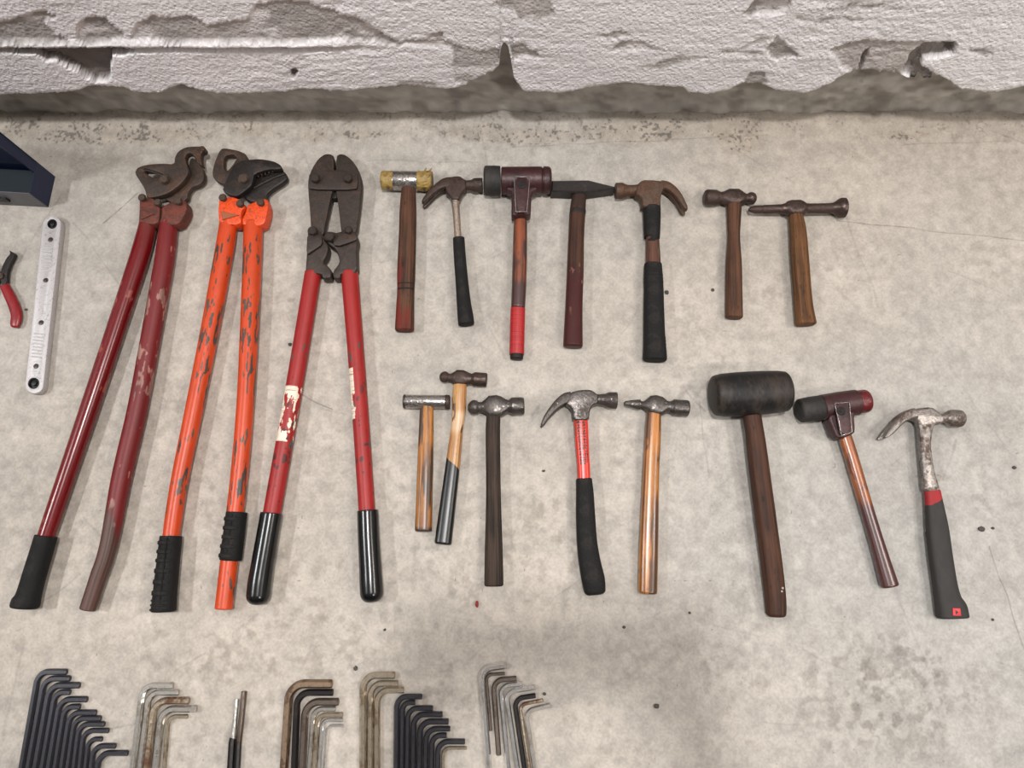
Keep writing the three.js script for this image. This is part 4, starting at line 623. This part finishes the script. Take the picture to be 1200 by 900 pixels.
// 10
pein({ label: 'large ball peen hammer with long almost black wooden handle', at: [578, 580], mat: M.headGrey,
  head: along([548, 477.6], [615, 475.6], [[0, 1], [0.6, 7], [2.5, 12.6], [5.5, 16.8], [8.6, 17.6], [11.2, 15.6], [13, 12.4], [16.5, 12.4], [20, 17, 0.85], [25, 25.6, 0.68, 3.2], [34, 27, 0.66, 3.2], [40, 23, 0.72, 3], [45, 17, 0.95], [47.5, 15.6], [50, 18], [52, 20.8], [64, 20.8], [66.5, 18.6]]),
  handle: [[578, 478, 15], [578, 492, 16.6], [577.6, 510, 17], [578.3, 580, 17.4], [578.6, 640, 20.8], [578.8, 687, 22.8]], fn: wood([62, 50, 42], [33, 27, 24], { rough: 0.62, grain: 1.2 }), opt: { coat: 0 } });
{ // 11 orange shaft claw
  const z = Z2(625, 445, 6.316), t = thing('claw_hammer', 'grey claw hammer with orange-red shaft printed black and curved black rubber grip', 'hammer', G(685, 590), HG), c = 0.0165;
  claw(t, z([[270, 98], [340, 78], [425, 76], [460, 100], [480, 118], [478, 180], [440, 192], [416, 232], [411, 304], [290, 304], [286, 230], [262, 196], [235, 188]]), 0.0115,
    along([697, 468], [724, 469.4], [[0, 13], [6, 12.6], [12, 14.6], [16, 19], [26, 20]]), z([[275, 140], [235, 146], [185, 180], [140, 226], [100, 276], [72, 322], [58, 345]]).map((q, i) => [...q, [15, 13, 10.5, 8.4, 6.4, 4.4, 2][i]]), M.headGrey, c);
  const sg = pxLoft([[680.5, 488, 16], [681, 500, 16.4], [682.4, 525, 15.4], [683.8, 545, 14.8], [684.6, 566, 14.6]], { smooth: 10, c: [c, 0.015], ratio: 0.8, n: 2.6 });
  // worn black print running along the shaft
  const print = (s, th) => { const u = (s - 0.08) / 0.66, v = (th + 0.02 + 0.2 * (u - 0.5)) / 0.62; if (u < 0 || u > 1 || Math.abs(v) > 1) return 0; const ch = Math.floor(u * 15), cu = u * 15 - ch, row = v < -0.1 ? 0 : 1; if (row === 0 && u > 0.94) return 0; const gx = Math.floor(cu * 5), gy = Math.floor((v + 1) * 5); return cu < 0.84 && Math.abs(v + 0.1) > 0.08 && hash(ch * 7 + gx, gy + row * 31, 5) > 0.3 ? 1 : 0; };
  part('shaft', sg, wrapMat(sg, (s, th, x, y, z) => { const b = F3(x * 60, y * 160, z * 160, 3); let q = print(s, th) * (0.55 + 0.45 * sst(0.3, 0.5, b)); let cc = mul([206, 46, 30], 0.93 + 0.14 * b); const oil = th > 0.2 && s < 0.3 ? sst(0.45, 0.6, F3(x * 40, y * 100, z * 100, 3)) * 0.6 : 0; cc = mix(cc, [110, 74, 40], oil); return [...mix(cc, [30, 18, 18], q), 0.3]; }), t, 'orange-red shaft with worn black print');
  const gr = haft(t, [[684.4, 560.5, 18.4], [685.6, 580, 20.6], [686.2, 600, 22], [688, 635, 23.8], [691.4, 660, 25.6], [695.4, 680, 27.2], [697.6, 697, 24]], 0.0152, null, { name: 'grip', material: M.gripMatt, metres: true, ratio: 0.72, cap: [0.002, 0.006] }).p;
  for (let k = 0; k < 24; k++) { const q = k / 23, x = 691.5 + 8 * q + 6.5 * q * q - 2 * q * (1 - q), y = 572 + 112 * q; part('grip_dimple', stud(x - 1.5, y, 0.012, 0.0262 - 0.0022 * q, 0.0008, 6, 0.0003), M.rubberFace, gr); }
}
// 12
pein({ name: 'cross_peen_hammer', label: 'cross peen hammer with round grey cheek and varnished streaky yellow-brown handle', at: [765, 590], mat: M.headGrey,
  head: along([731.5, 472.6], [807, 478.8], [[0, 4.6, 1.5, 4], [7, 8, 1.15, 3], [16, 11.8, 1], [18.6, 12], [19.4, 8.6], [22, 8.4], [24.5, 12, 0.9], [30, 22.6, 0.72, 2.6], [37, 25, 0.68, 2.8], [44, 22.6, 0.72, 2.6], [50, 14.6, 1], [53, 13.6], [56, 16], [58, 19.2], [74, 19.4], [75.8, 17.6]]),
  handle: [[766.5, 478, 15], [766, 488, 17.4], [764.8, 515, 19], [763, 550, 19.4], [761.3, 600, 21.2], [759.8, 650, 22.8], [758.8, 696, 22.6]],
  fn: wood([174, 108, 34], [98, 56, 20], { rough: 0.26, grain: 0.8, stain: (s, th, x, y, z, b) => { const k = sst(0.5, 0.6, F3(x * 10 + 8, y * 80, z * 80, 4) + (th < 0 ? 0.03 : -0.02)); const top = sst(0.2, 0.1, s) * sst(0, 0.8, th) ; return [[58, 34, 20], Math.max(k * 0.75, top * 0.7, sst(0.62, 0.68, F3(x * 50, y * 100, z * 100, 3)) * 0.6)]; } }), opt: { coat: 0.7 } });
{ // 13 rubber mallet
  const A = [834.5, 463.8], B = [924, 458.4], t = thing('rubber_mallet', 'big black rubber mallet with long dark brown wooden handle', 'mallet', G(890, 560), HG);
  const g = headLoft(along(A, B, [[0, 44], [3, 47], [12, 50.6], [30, 52], [45, 52], [62, 51.2], [78, 49.6], [86, 47], [89.4, 44]]), { cap: [0.006, 0.006] }), c = g.userData.c;
  part('head', g, M.rubber, t);
  haft(t, [[880.4, 470, 20], [881.6, 489, 21.4], [884.5, 508, 21.8], [886.5, 524, 23], [891, 560, 24], [897.5, 610, 24.6], [904, 660, 25], [908.5, 700, 24.8], [909.6, 723, 23.4]], c, wood([74, 47, 34], [46, 30, 23], { rough: 0.5, stain: (s, th, x, y, z) => { const a = (s - 0.87) * 220, b = (th + 0.5) * 7; return a * a + b * b < 1 || (a - 3) ** 2 + (b - 1) ** 2 < 0.8 ? [[176, 168, 158], 1] : null; } }), { c: [c * 0.8, 'rest'], ratio: 0.82, cap: [0.001, 0.006] });
}
{ // 14
  const A = [935, 481.7], B = [1018, 469.4], z = Z2(925, 440, 5.714);
  const { t, c } = castMallet({ label: 'dark red cast mallet with one black and one glossy red face, amber to maroon handle', at: [1000, 580], A, B, body: [[27, 27.5], [28.5, 30], [49, 31], [69, 30.4], [70.5, 28]], f1: [[0, 25], [3, 28], [15, 29.6], [27.5, 29]], f2: [[69, 26], [71, 27.6], [80, 27.4], [83.8, 24]], f2mat: M.redFace,
    socket: z([[250, 290], [270, 335], [300, 418], [345, 425], [428, 392], [432, 350], [425, 280], [440, 200], [290, 200]]), panel: z([[305, 186], [402, 180], [420, 378], [350, 402]]), bolt: [986, 481.6] });
  haft(t, [[988, 504, 15], [991, 514, 16], [999.4, 541, 16.4], [1016.8, 600, 16.6], [1029.4, 642, 18], [1043, 688, 22]].map((q, i, a) => q), c * 0.7, wood([157, 84, 30], [94, 47, 20], { rough: 0.3, stain: (s, th, x, y, z, b) => { const k = sst(0.44, 0.52, s + 0.06 * (b - 0.5)); return [[62, 26, 28], Math.max(k * 0.92, 0.6 * sst(0.6, 0.68, F3(x * 44, y * 90, z * 90, 3)))]; } }), { coat: 0.7, n: 2.2, ratio: 0.85, c: [c * 0.68, 'rest'] });
}
{ // 15 one-piece steel claw
  const z = Z2(925, 440, 5.714), t = thing('claw_hammer', 'one-piece bright steel claw hammer with dark grey grip and red collar', 'hammer', G(1095, 600), HG), c = 0.0165;
  claw(t, z([[800, 240], [850, 221], [950, 211], [985, 235], [1015, 262], [1040, 268], [1036, 318], [985, 322], [962, 350], [952, 400], [946, 460], [954, 545], [972, 650], [1012, 780], [905, 780], [896, 690], [886, 580], [877, 480], [872, 400], [864, 330], [850, 306], [820, 296], [790, 298]]), 0.0072,
    along([1100, 490], [1129, 490.4], [[0, 9.6], [5, 10.4], [9, 14], [12.5, 19], [16, 20.6], [21, 20.8], [26, 19.4], [28.6, 15]]), z([[830, 258], [790, 268], [745, 292], [705, 328], [668, 370], [636, 402], [610, 425]]).map((q, i) => [...q, [13, 12, 10.5, 9.4, 8.4, 6.4, 2.2][i]]), M.headSatin, c);
  const gl = [[1092.4, 574, 18.4], [1094, 585, 20], [1098.4, 620, 26], [1102.6, 655, 27.6], [1107.2, 685, 28.4], [1110.6, 702, 31], [1114.6, 714, 36.5], [1116.4, 724.5, 37.6]];
  const gg = pxLoft(gl, { smooth: 12, c: [0.016, 'rest'], ratio: 0.62, n: 2.8, cap: [0.002, 0.003] });
  const gr = part('grip', gg, wrapMat(gg, (s, th, x, y, z) => { const b = F3(x * 80, y * 160, z * 160, 3); const red = s < 0.075 + 0.05 * sst(-0.9, 0.7, th); return red ? [...mul([146, 28, 32], 0.9 + 0.2 * b), 0.5] : [...mul([40, 37, 36], 0.8 + 0.4 * b), 0.72]; }, { w: 512, h: 128 }), t, 'dark grey grip with a red collar');
  const bt = gg.userData.c1 * 2 - 0.0012, lab = part('red_badge', ext([[1116.6, 712.6], [1125.6, 713], [1126.6, 721.8], [1117, 721.4]], bt - 0.003, bt + 0.0022, { bevel: 0.0004, smooth: 0 }), flat(0xc22a30, 0.45), gr, 'small red square badge'); 
  part('badge_mark', ext([[1120, 715], [1123.4, 717.6], [1120.4, 720]], bt + 0.002, bt + 0.0027, { bevel: 0, smooth: 0 }), flat(0x181414, 0.5), lab);
  for (let k = 0; k < 7; k++) { const q = (k + 1) / 8; part('finger_notch', pxLoft([[1085 + 11 * q, 612 + 84 * q, 5], [1086.4 + 11 * q, 621 + 84 * q, 5]], { c: 0.0115, ratio: 1.5, cap: [0.002, 0.002], metres: true, seg: 12 }), M.gripMatt, gr); }
}

// ------------------------------------------------------------------ hex keys and punches in the foreground
const keySteel = (a, b, rough, metal) => tileMat(0.1, (x, y, f) => { const k = f(12, 5, 3), s = f(50, 3, 8); return [...mul(mix(a, b, sst(0.45, 0.7, k)), 0.93 + 0.14 * s), rough + 0.12 * k, metal]; });
const keyMat = {
  black: tileMat(0.08, (x, y, f) => { const b = f(10, 4, 3), s = f(40, 3, 7); return [...mul([66, 65, 70], 0.88 + 0.24 * s), 0.26 + 0.1 * b, 0.55]; }),
  silver: keySteel([208, 204, 198], [172, 164, 152], 0.18, 0.88),
  nickel: keySteel([186, 174, 156], [140, 122, 100], 0.18, 0.8),
  rusty: steel([150, 136, 118], [88, 58, 38], { rough: 0.34, metal: 0.65, amount: 0.42 }),
  brown: keySteel([108, 97, 89], [88, 74, 64], 0.3, 0.75),
  tan: keySteel([136, 116, 96], [92, 72, 56], 0.34, 0.7),
  dark: keySteel([46, 43, 43], [60, 52, 48], 0.28, 0.65),
  chrome: keySteel([230, 229, 227], [200, 197, 192], 0.14, 0.88),
};
function hexKey(label, group, end, corner, foot, w, mat, { long = 1010, tip = null, lift = 0 } = {}) {
  const c0 = w * 0.00064 * 0.867 + 0.0002 + lift, F = tip ? [tip[0], tip[1]] : [foot[0] + (foot[0] - corner[0]) * (long - foot[1]) / (foot[1] - corner[1]), long];
  const A = G(end[0], end[1], c0), C = G(corner[0], corner[1], c0), B = G(F[0], F[1], c0);
  const r = w * 0.00064, u = A.clone().sub(C).normalize(), v = B.clone().sub(C).normalize(), R = Math.min(r * 3.6, A.distanceTo(C) * 0.6);
  const half = Math.acos(clamp(u.dot(v), -1, 1)) / 2, tl = R / Math.tan(half), ctr = C.clone().add(u.clone().add(v).normalize().multiplyScalar(R / Math.sin(half)));
  const p1 = C.clone().addScaledVector(u, tl), p2 = C.clone().addScaledVector(v, tl), path = [A];
  for (let k = 0; k <= 10; k++) { const q = k / 10, d = p1.clone().lerp(p2, q).sub(ctr).normalize(); path.push(ctr.clone().addScaledVector(d, R)); }
  path.push(B);
  const t = thing('hex_key', label, 'hex key', C, group), pos = [], uv = [], idx = [], n = path.length, up = new THREE.Vector3(0, 1, 0); let s = 0;
  const rings = []; path.forEach((p, i) => { const a = path[Math.max(0, i - 1)], b = path[Math.min(n - 1, i + 1)], d = b.clone().sub(a).normalize(), l = new THREE.Vector3().crossVectors(up, d).normalize(); if (i) s += p.distanceTo(path[i - 1]); rings.push({ p, l, d, s, k: 1 }); });
  const ch = r * 0.22; rings.splice(0, 1, { ...rings[0], k: 0.8 }, { ...rings[0], p: rings[0].p.clone().addScaledVector(rings[0].d, ch), k: 1 }); const e = rings[rings.length - 1]; rings.splice(rings.length - 1, 1, { ...e, p: e.p.clone().addScaledVector(e.d, -ch) }, { ...e, k: 0.8 });
  for (const q of rings) for (let k = 0; k < 6; k++) { const a = Math.PI / 6 + k * Math.PI / 3 + Math.PI / 6; const x = Math.cos(a) * r * q.k, y = Math.sin(a) * r * q.k; pos.push(q.p.x + q.l.x * x, c0 + y, q.p.z + q.l.z * x); uv.push(q.s, k * r); }
  for (let i = 0; i < rings.length - 1; i++) for (let k = 0; k < 6; k++) { const a = i * 6 + k, b = i * 6 + (k + 1) % 6; idx.push(a, a + 6, b, b, a + 6, b + 6); }
  for (const [base, f] of [[0, 0], [(rings.length - 1) * 6, 1]]) for (let k = 1; k < 5; k++) f ? idx.push(base, base + k, base + k + 1) : idx.push(base, base + k + 1, base + k);
  let g = new THREE.BufferGeometry(); g.setAttribute('position', new THREE.Float32BufferAttribute(pos, 3)); g.setAttribute('uv', new THREE.Float32BufferAttribute(uv, 2)); g.setIndex(idx);
  g = crease(g, 0.5); part('hex_bar', g, mat, t); return t;
}
const ordinal = ['longest', 'second longest', 'third longest', 'fourth longest', 'fifth longest', 'sixth longest', 'seventh longest', 'eighth longest', 'ninth longest', 'tenth longest', 'eleventh longest', 'twelfth longest', 'shortest'];
function keySet(ox, s, rows, words, group, matOf, last) {
  rows.forEach(([y, ex, cx, fx, w, o], i) => {
    const fy = 900, k = i === rows.length - 1 ? 12 : i;
    hexKey(words(k, i), group, [ox + ex / s, 770 + (y + (o?.drop ?? 0)) / s], [ox + cx / s, 770 + (y + (o?.cy ?? 0)) / s], [ox + fx / s, fy], w / s, matOf(i), { tip: o?.tip ? [ox + o.tip[0] / s, 770 + o.tip[1] / s] : null, long: 1012 + (i * 37 % 11) });
  });
}
keySet(0, 5, [[86, 393, 226, 126, 36], [125, 412, 262, 166, 36], [165, 468, 294, 208, 38], [205, 412, 326, 248, 35], [247, 512, 354, 286, 36], [290, 470, 382, 324, 34], [325, 565, 412, 362, 34], [358, 592, 440, 398, 32], [392, 613, 466, 434, 32], [430, 637, 492, 468, 31], [480, 600, 520, 502, 29], [520, 678, 548, 536, 32], [562, 750, 582, 571, 34]],
  k => `black hex key, ${ordinal[k]} of thirteen nested below the red-handled cable cutter`, 'row of thirteen black hex keys', () => keyMat.black);
keySet(0, 5, [[167, 1015, 838, 777, 38], [207, 1048, 872, 824, 36], [255, 1110, 906, 862, 42], [303, 1153, 948, 912, 42], [348, 1100, 985, 962, 26]],
  (k, i) => ['clean silver hex key, longest of the five below the orange cutter', 'silver hex key between the longest and the rust-streaked one', 'silver hex key streaked brown with rust along its shank', 'silver hex key with stamped mark beside the rust-streaked one', 'thin silver hex key, shortest of the five below the orange cutter'][i], 'silver hex keys below the orange cutter', i => [keyMat.silver, keyMat.silver, keyMat.rusty, keyMat.silver, keyMat.nickel][i]);
keySet(230, 5, [[157, 797, 546, 514, 50], [207, 803, 592, 574, 40], [262, 835, 640, 620, 44], [303, 818, 688, 662, 30], [338, 860, 712, 692, 30], [368, 862, 738, 720, 24], [402, 865, 768, 752, 18]],
  (k, i) => ['thick tan-brown hex key, longest below the bolt cutter', 'near-black hex key right inside the thick tan-brown one', 'grey-brown hex key inside the near-black one below the bolt cutter', 'slim grey hex key with the shorter arm below the bolt cutter', 'slim brown hex key outside the two bright chrome ones', 'bright chrome hex key, larger of the two', 'thin chrome hex key, shortest below the bolt cutter'][i], 'mixed hex keys below the bolt cutter', i => [keyMat.tan, keyMat.dark, keyMat.brown, keyMat.silver, keyMat.nickel, keyMat.chrome, keyMat.chrome][i]);
keySet(410, 4.8, [[102, 255, 74, 74, 40], [148, 272, 116, 114, 36], [185, 305, 152, 152, 37]],
  (k, i) => ['nickel hex key, longest of three outside the nine black ones', 'nickel hex key in the middle of three outside the nine black ones', 'nickel hex key, shortest of three outside the nine black ones'][i], 'nickel hex keys', () => keyMat.nickel);
keySet(410, 4.8, [[222, 407, 264, 260, 31], [255, 368, 296, 292, 30], [287, 468, 326, 322, 30], [322, 522, 360, 355, 32], [362, 556, 396, 390, 33], [403, 565, 430, 425, 31], [440, 545, 462, 459, 31], [475, 648, 496, 493, 31], [511, 658, 526, 524, 20]],
  (k, i) => i === 8 ? 'thin bright hex key, last and shortest after the eight black ones' : `black hex key, ${ordinal[i]} of the eight beside the three nickel keys`, 'black hex keys beside the nickel ones', i => i === 8 ? keyMat.nickel : keyMat.black);
keySet(410, 4.8, [[55, 885, 738, 782, 36, { drop: -8, cy: 12 }], [92, 872, 766, 0, 18, { tip: [793, 415], cy: 8 }], [120, 938, 806, 0, 30, { tip: [838, 552], cy: 10 }], [152, 968, 846, 0, 28, { tip: [893, 640], cy: 12, drop: -4 }], [180, 1042, 878, 942, 30, { cy: 16, drop: -12 }], [222, 1045, 924, 982, 28, { cy: 12, drop: -6 }], [250, 1088, 955, 1010, 20, { cy: 18, drop: -8 }], [280, 1128, 987, 1040, 28, { cy: 24, drop: -10 }]],
  (k, i) => ['bright chrome hex key, longest of the leaning fan of eight', 'very thin dark hex key with short shank beside the longest chrome one', 'grey hex key ending above the frame edge in the leaning fan', 'chrome hex key after the short grey one in the leaning fan', 'chrome hex key, thickest in the middle of the leaning fan', 'black hex key in the leaning fan of chrome ones', 'thin brownish worn hex key beside the black one in the leaning fan', 'nickel hex key, shortest and last of the leaning fan of eight'][i], 'leaning fan of hex keys', i => [keyMat.chrome, keyMat.brown, keyMat.brown, keyMat.chrome, keyMat.chrome, keyMat.dark, keyMat.rusty, keyMat.silver][i]);
{ // stamped mark on one of the silver keys: raised digits
  const k = scene.children.find(o => o.userData.label?.startsWith('silver hex key with stamped mark')); 
  const strokes = [[[913, 577], [913, 583]], [[909, 580], [918, 580]], [[911, 560], [920, 560]], [[911, 568], [920, 568]], [[911, 560], [911, 568]], [[920, 560], [920, 568]], [[912, 545], [922, 545]], [[912, 552], [922, 552]], [[917, 545], [917, 552]], [[912, 545], [912, 552]]].map(l => l.map(([x, y]) => [(x + 3) / 5, 770 + y / 5]));
  part('stamped_mark', merge(strokes.map(([a, b]) => pxLoft([[a[0], a[1], 0.45], [b[0], b[1], 0.45]], { c: 0.0096, ratio: 0.4, seg: 6, metres: true, cap: [0.0001, 0.0001] }))), keyMat.dark, k);
}
{ // two pin punches
  const z = Z(230, 770, 5), gname = 'pin punches';
  const mk = (label, pin, body, m1, m2) => { const t = thing('pin_punch', label, 'punch', G(body[0][0], body[0][1]), gname); const b = pxLoft(body, { c: 'rest', n: 2, seg: 8, metres: true, cap: [0.002, 0.002], creaseAngle: 0.4 }); part('body', b, m1, t); part('pin', pxLoft(pin, { c: b.userData.c, metres: true, cap: [0.0004, 0.001] }), m2, t); };
  mk('polished pin punch with tapered tip, shorter of the two side by side', z([[238, 246, 22], [228, 340, 26], [214, 480, 34]]), z([[214, 468, 38], [209, 500, 44], [186, 900, 44], [182, 1180, 42]]), keyMat.dark, M.chrome);
  mk('brown pin punch with straight tip, longer of the two side by side', z([[281, 200, 34], [268, 330, 34], [250, 495, 36]]), z([[250, 482, 38], [247, 508, 38], [228, 900, 38], [222, 1180, 36]]), keyMat.dark, keyMat.brown);
}
{ // bits of grit on the floor
  const grit = [[769, 827, 6, 5], [1149, 620, 8, 6], [417, 783, 5, 5], [835, 340, 4, 4], [781, 343, 5, 5], [731, 735, 4, 3], [1163, 619, 4, 3], [638, 813, 4, 3], [451, 738, 3, 3], [31, 363, 4, 3], [1188, 548, 5, 4], [340, 404, 5, 4], [808, 718, 3, 3], [1163, 726, 3, 3], [637, 552, 4, 3]];
  const words = ['dark crumb of grit on the open floor below the streaky-handled hammer', 'dark angular stone chip on the floor beside the one-piece steel hammer', 'dark crumb of grit above the nickel hex keys', 'dark crumb of grit beside the small ball peen hammer handle', 'dark crumb of grit beside the ringed grey rubber grip', 'tiny dark crumb of grit below the curved rubber grip', 'tiny speck of grit beside the dark angular stone chip', 'tiny dark crumb beside the leaning fan of hex keys', 'tiny speck of grit near the bolt cutter grip', 'tiny greenish speck between pliers and ratchet', 'dark speck of grit beyond the one-piece steel hammer head', 'dark speck of grit between the orange cutter and the bolt cutter', 'tiny speck of grit on the bare floor by the rubber mallet handle', 'tiny speck of grit beyond the dark grey grip', 'small dark speck beside the orange-red shaft'];
  const gm = flat(0x4a4540, 0.9), rm = flat(0x8c2a2c, 0.7); grit.push([559, 708, 4, 8]); words.push('small red paint flake on the floor below the almost black handle');
  grit.forEach(([x, y, w, h], i) => { const g0 = new THREE.IcosahedronGeometry(1, 2), p = G(x, y), pa = g0.attributes.position; const s = 0.00068; for (let k = 0; k < pa.count; k++) { const n = 0.7 + 0.6 * N3(pa.getX(k) * 1.7 + i * 9, pa.getY(k) * 1.7, pa.getZ(k) * 1.7); pa.setXYZ(k, pa.getX(k) * n * w * s, Math.max(-0.62, pa.getY(k)) * n * h * s * 0.75, pa.getZ(k) * n * h * s); } g0.computeBoundingBox(); g0.translate(0, -g0.boundingBox.min.y, 0); g0.computeVertexNormals(); const o = new THREE.Mesh(g0, i === 15 ? rm : gm); o.name = numbered('grit'); o.position.copy(p); o.castShadow = o.receiveShadow = true; o.userData = { label: words[i], category: 'grit', group: 'grit on the floor' }; scene.add(o); });
}

// ------------------------------------------------------------------ the photographer and phone, outside the frame: their soft shadow lies on the floor
{
  const V = (x, y, z) => new THREE.Vector3(x, y, z);
  const capsule = (p, a, b, ra, rb) => { const bx = b.x - a.x, by = b.y - a.y, bz = b.z - a.z, px = p[0] - a.x, py = p[1] - a.y, pz = p[2] - a.z; const t = clamp((px * bx + py * by + pz * bz) / (bx * bx + by * by + bz * bz || 1)); return Math.hypot(px - bx * t, py - by * t, pz - bz * t) - (ra + (rb - ra) * t); };
  function fieldMesh(bones, center, half, res, k) {
    const mc = new MarchingCubes(res, new THREE.MeshStandardMaterial(), false, false, 160000); mc.isolation = 0; const h = res / 2, p = [0, 0, 0];
    for (let z = 0; z < res; z++) for (let y = 0; y < res; y++) for (let x = 0; x < res; x++) {
      p[0] = center.x + (x - h) / h * half; p[1] = center.y + (y - h) / h * half; p[2] = center.z + (z - h) / h * half;
      let d = 1e3; for (const b of bones) { const e = capsule(p, b[0], b[1], b[2], b[3]); const kk = b[4] ?? k, m = Math.max(kk - Math.abs(d - e), 0) / kk; d = Math.min(d, e) - m * m * kk * 0.25; }
      mc.field[x + y * res + z * res * res] = -d;
    }
    mc.update(); const n = mc.count, g = new THREE.BufferGeometry();
    g.setAttribute('position', new THREE.BufferAttribute(mc.positionArray.slice(0, n * 3), 3)); g.setAttribute('normal', new THREE.BufferAttribute(mc.normalArray.slice(0, n * 3), 3));
    g.scale(half, half, half); g.translate(center.x, center.y, center.z); return g;
  }
  const phoneC = V(0.06, 1.165, 0.012), tilt = Math.PI / 2 - PITCH;      // back of the phone faces along the view
  const ph = thing('phone', 'dark phone held level over the tools by the photographer', 'phone', V(phoneC.x, 0, phoneC.z)); ph.position.copy(phoneC);
  const body = new RoundedBoxGeometry(0.158, 0.0078, 0.076, 3, 0.0036); body.rotateX(tilt); body.translate(phoneC.x, phoneC.y, phoneC.z); part('body', body, flat(0x1b1c20, 0.35, 0.3), ph);
  const scr = new RoundedBoxGeometry(0.15, 0.001, 0.069, 1, 0.0004); scr.translate(0, 0.0042, 0); scr.rotateX(tilt); scr.translate(phoneC.x, phoneC.y, phoneC.z); part('screen', scr, flat(0x111318, 0.1), ph);
  const HL = V(-0.05, 1.162, 0.075), HR = V(0.17, 1.162, 0.075), bones = [];
  const B = (a, b, ra, rb, k) => bones.push([a, b, ra, rb ?? ra, k]);
  for (const s of [-1, 1]) {
    const X = x => 0.04 + s * x;
    B(V(X(0.13), 0.045, 0.56), V(X(0.12), 0.045, 0.74), 0.042, 0.048); B(V(X(0.12), 0.07, 0.73), V(X(0.115), 0.5, 0.7), 0.05, 0.068); B(V(X(0.115), 0.5, 0.7), V(X(0.095), 0.9, 0.74), 0.07, 0.1);
    B(V(X(0.175), 1.38, 0.6), V(X(0.25), 1.12, 0.44), 0.058, 0.048); B(V(X(0.25), 1.12, 0.44), s < 0 ? V(HL.x - 0.02, 1.16, 0.14) : V(HR.x + 0.02, 1.16, 0.14), 0.048, 0.032);
    B(V(X(0.05), 0.95, 0.74), V(X(0.08), 1.3, 0.63), 0.115, 0.115, 0.06); B(V(X(0.02), 1.4, 0.6), V(X(0.16), 1.39, 0.6), 0.07, 0.062, 0.05);
  }
  B(V(0.04, 1.4, 0.58), V(0.04, 1.5, 0.5), 0.06, 0.055);
  const clothes = fieldMesh(bones, V(0.04, 0.79, 0.5), 0.86, 110, 0.03);
  const hands = [];
  for (const [H, s] of [[HL, -1], [HR, 1]]) {
    const b = [], palm = V(H.x, H.y, H.z - 0.02); b.push([V(H.x + s * 0.02, 1.16, 0.135), palm, 0.024, 0.026], [palm, V(H.x - s * 0.004, H.y + 0.002, H.z - 0.06), 0.024, 0.022], [V(H.x + s * 0.016, H.y, H.z - 0.02), V(H.x + s * 0.014, H.y, H.z - 0.058), 0.018, 0.017]);
    const f = (bx, bz, l) => { const r0 = V(H.x + s * bx, H.y - 0.002, bz), r1 = V(H.x + s * (bx - 0.006), H.y + 0.022, bz - 0.014 * l), r2 = V(H.x + s * (bx - 0.03), H.y + 0.027, bz - 0.02 * l), r3 = V(H.x + s * (bx - 0.05 * l), H.y + 0.024, bz - 0.022 * l); b.push([r0, r1, 0.0098, 0.0092, 0.006], [r1, r2, 0.0092, 0.0086, 0.006], [r2, r3, 0.0086, 0.0078, 0.006]); };
    f(0.022, H.z - 0.058, 1); f(0.024, H.z - 0.078, 0.95); f(0.022, H.z - 0.034, 0.9); f(0.018, H.z - 0.012, 0.78);
    const t0 = V(H.x - s * 0.006, H.y + 0.004, H.z - 0.008), t1 = V(H.x - s * 0.03, H.y + 0.026, H.z - 0.022), t2 = V(H.x - s * 0.056, H.y + 0.026, H.z - 0.044); b.push([t0, t1, 0.0125, 0.011, 0.008], [t1, t2, 0.011, 0.0088, 0.006]);
    hands.push(fieldMesh(b, V(H.x, H.y + 0.01, H.z - 0.005), 0.115, 64, 0.012));
  }
  const hc = V(0.04, 1.6, 0.42), hb = [[V(0.04, 1.5, 0.5), V(0.04, 1.56, 0.46), 0.052, 0.055], [V(0.04, 1.63, 0.46), V(0.04, 1.6, 0.4), 0.088, 0.078], [V(0.04, 1.56, 0.42), V(0.04, 1.53, 0.37), 0.058, 0.04], [V(0.04, 1.595, 0.335), V(0.04, 1.565, 0.318), 0.011, 0.014, 0.015], [V(-0.046, 1.59, 0.43), V(-0.048, 1.56, 0.42), 0.014, 0.011, 0.01], [V(0.126, 1.59, 0.43), V(0.128, 1.56, 0.42), 0.014, 0.011, 0.01], [V(0.015, 1.62, 0.345), V(0.065, 1.62, 0.345), 0.018, 0.018], [V(0.022, 1.545, 0.335), V(0.058, 1.545, 0.335), 0.009, 0.009, 0.01]];
  const head = fieldMesh(hb, hc, 0.16, 80, 0.03);
  const skin = new THREE.Color(0xb98d74), cloth = new THREE.Color(0x23262d), col = (g, c) => { const a = new Float32Array(g.attributes.position.count * 3); for (let i = 0; i < a.length; i += 3) { a[i] = c.r; a[i + 1] = c.g; a[i + 2] = c.b; } g.setAttribute('color', new THREE.BufferAttribute(a, 3)); return g; };
  const fig = mergeGeometries([col(clothes, cloth), ...hands.map(h => col(h, skin)), col(head, skin)]);
  const t = thing('person', 'person in dark clothes leaning over the tools with a phone in both hands', 'person', V(0.04, 0, 0.65));
  part('figure', fig, new THREE.MeshPhysicalMaterial({ vertexColors: true, roughness: 0.8 }), t);
  const hair = fieldMesh([[V(0.04, 1.64, 0.5), V(0.04, 1.66, 0.43), 0.09, 0.082], [V(0.04, 1.58, 0.52), V(0.04, 1.6, 0.5), 0.07, 0.075]], V(0.04, 1.62, 0.48), 0.17, 56, 0.03); part('hair', hair, flat(0x2a211b, 0.8), t);
}
renderer.render(scene, camera);
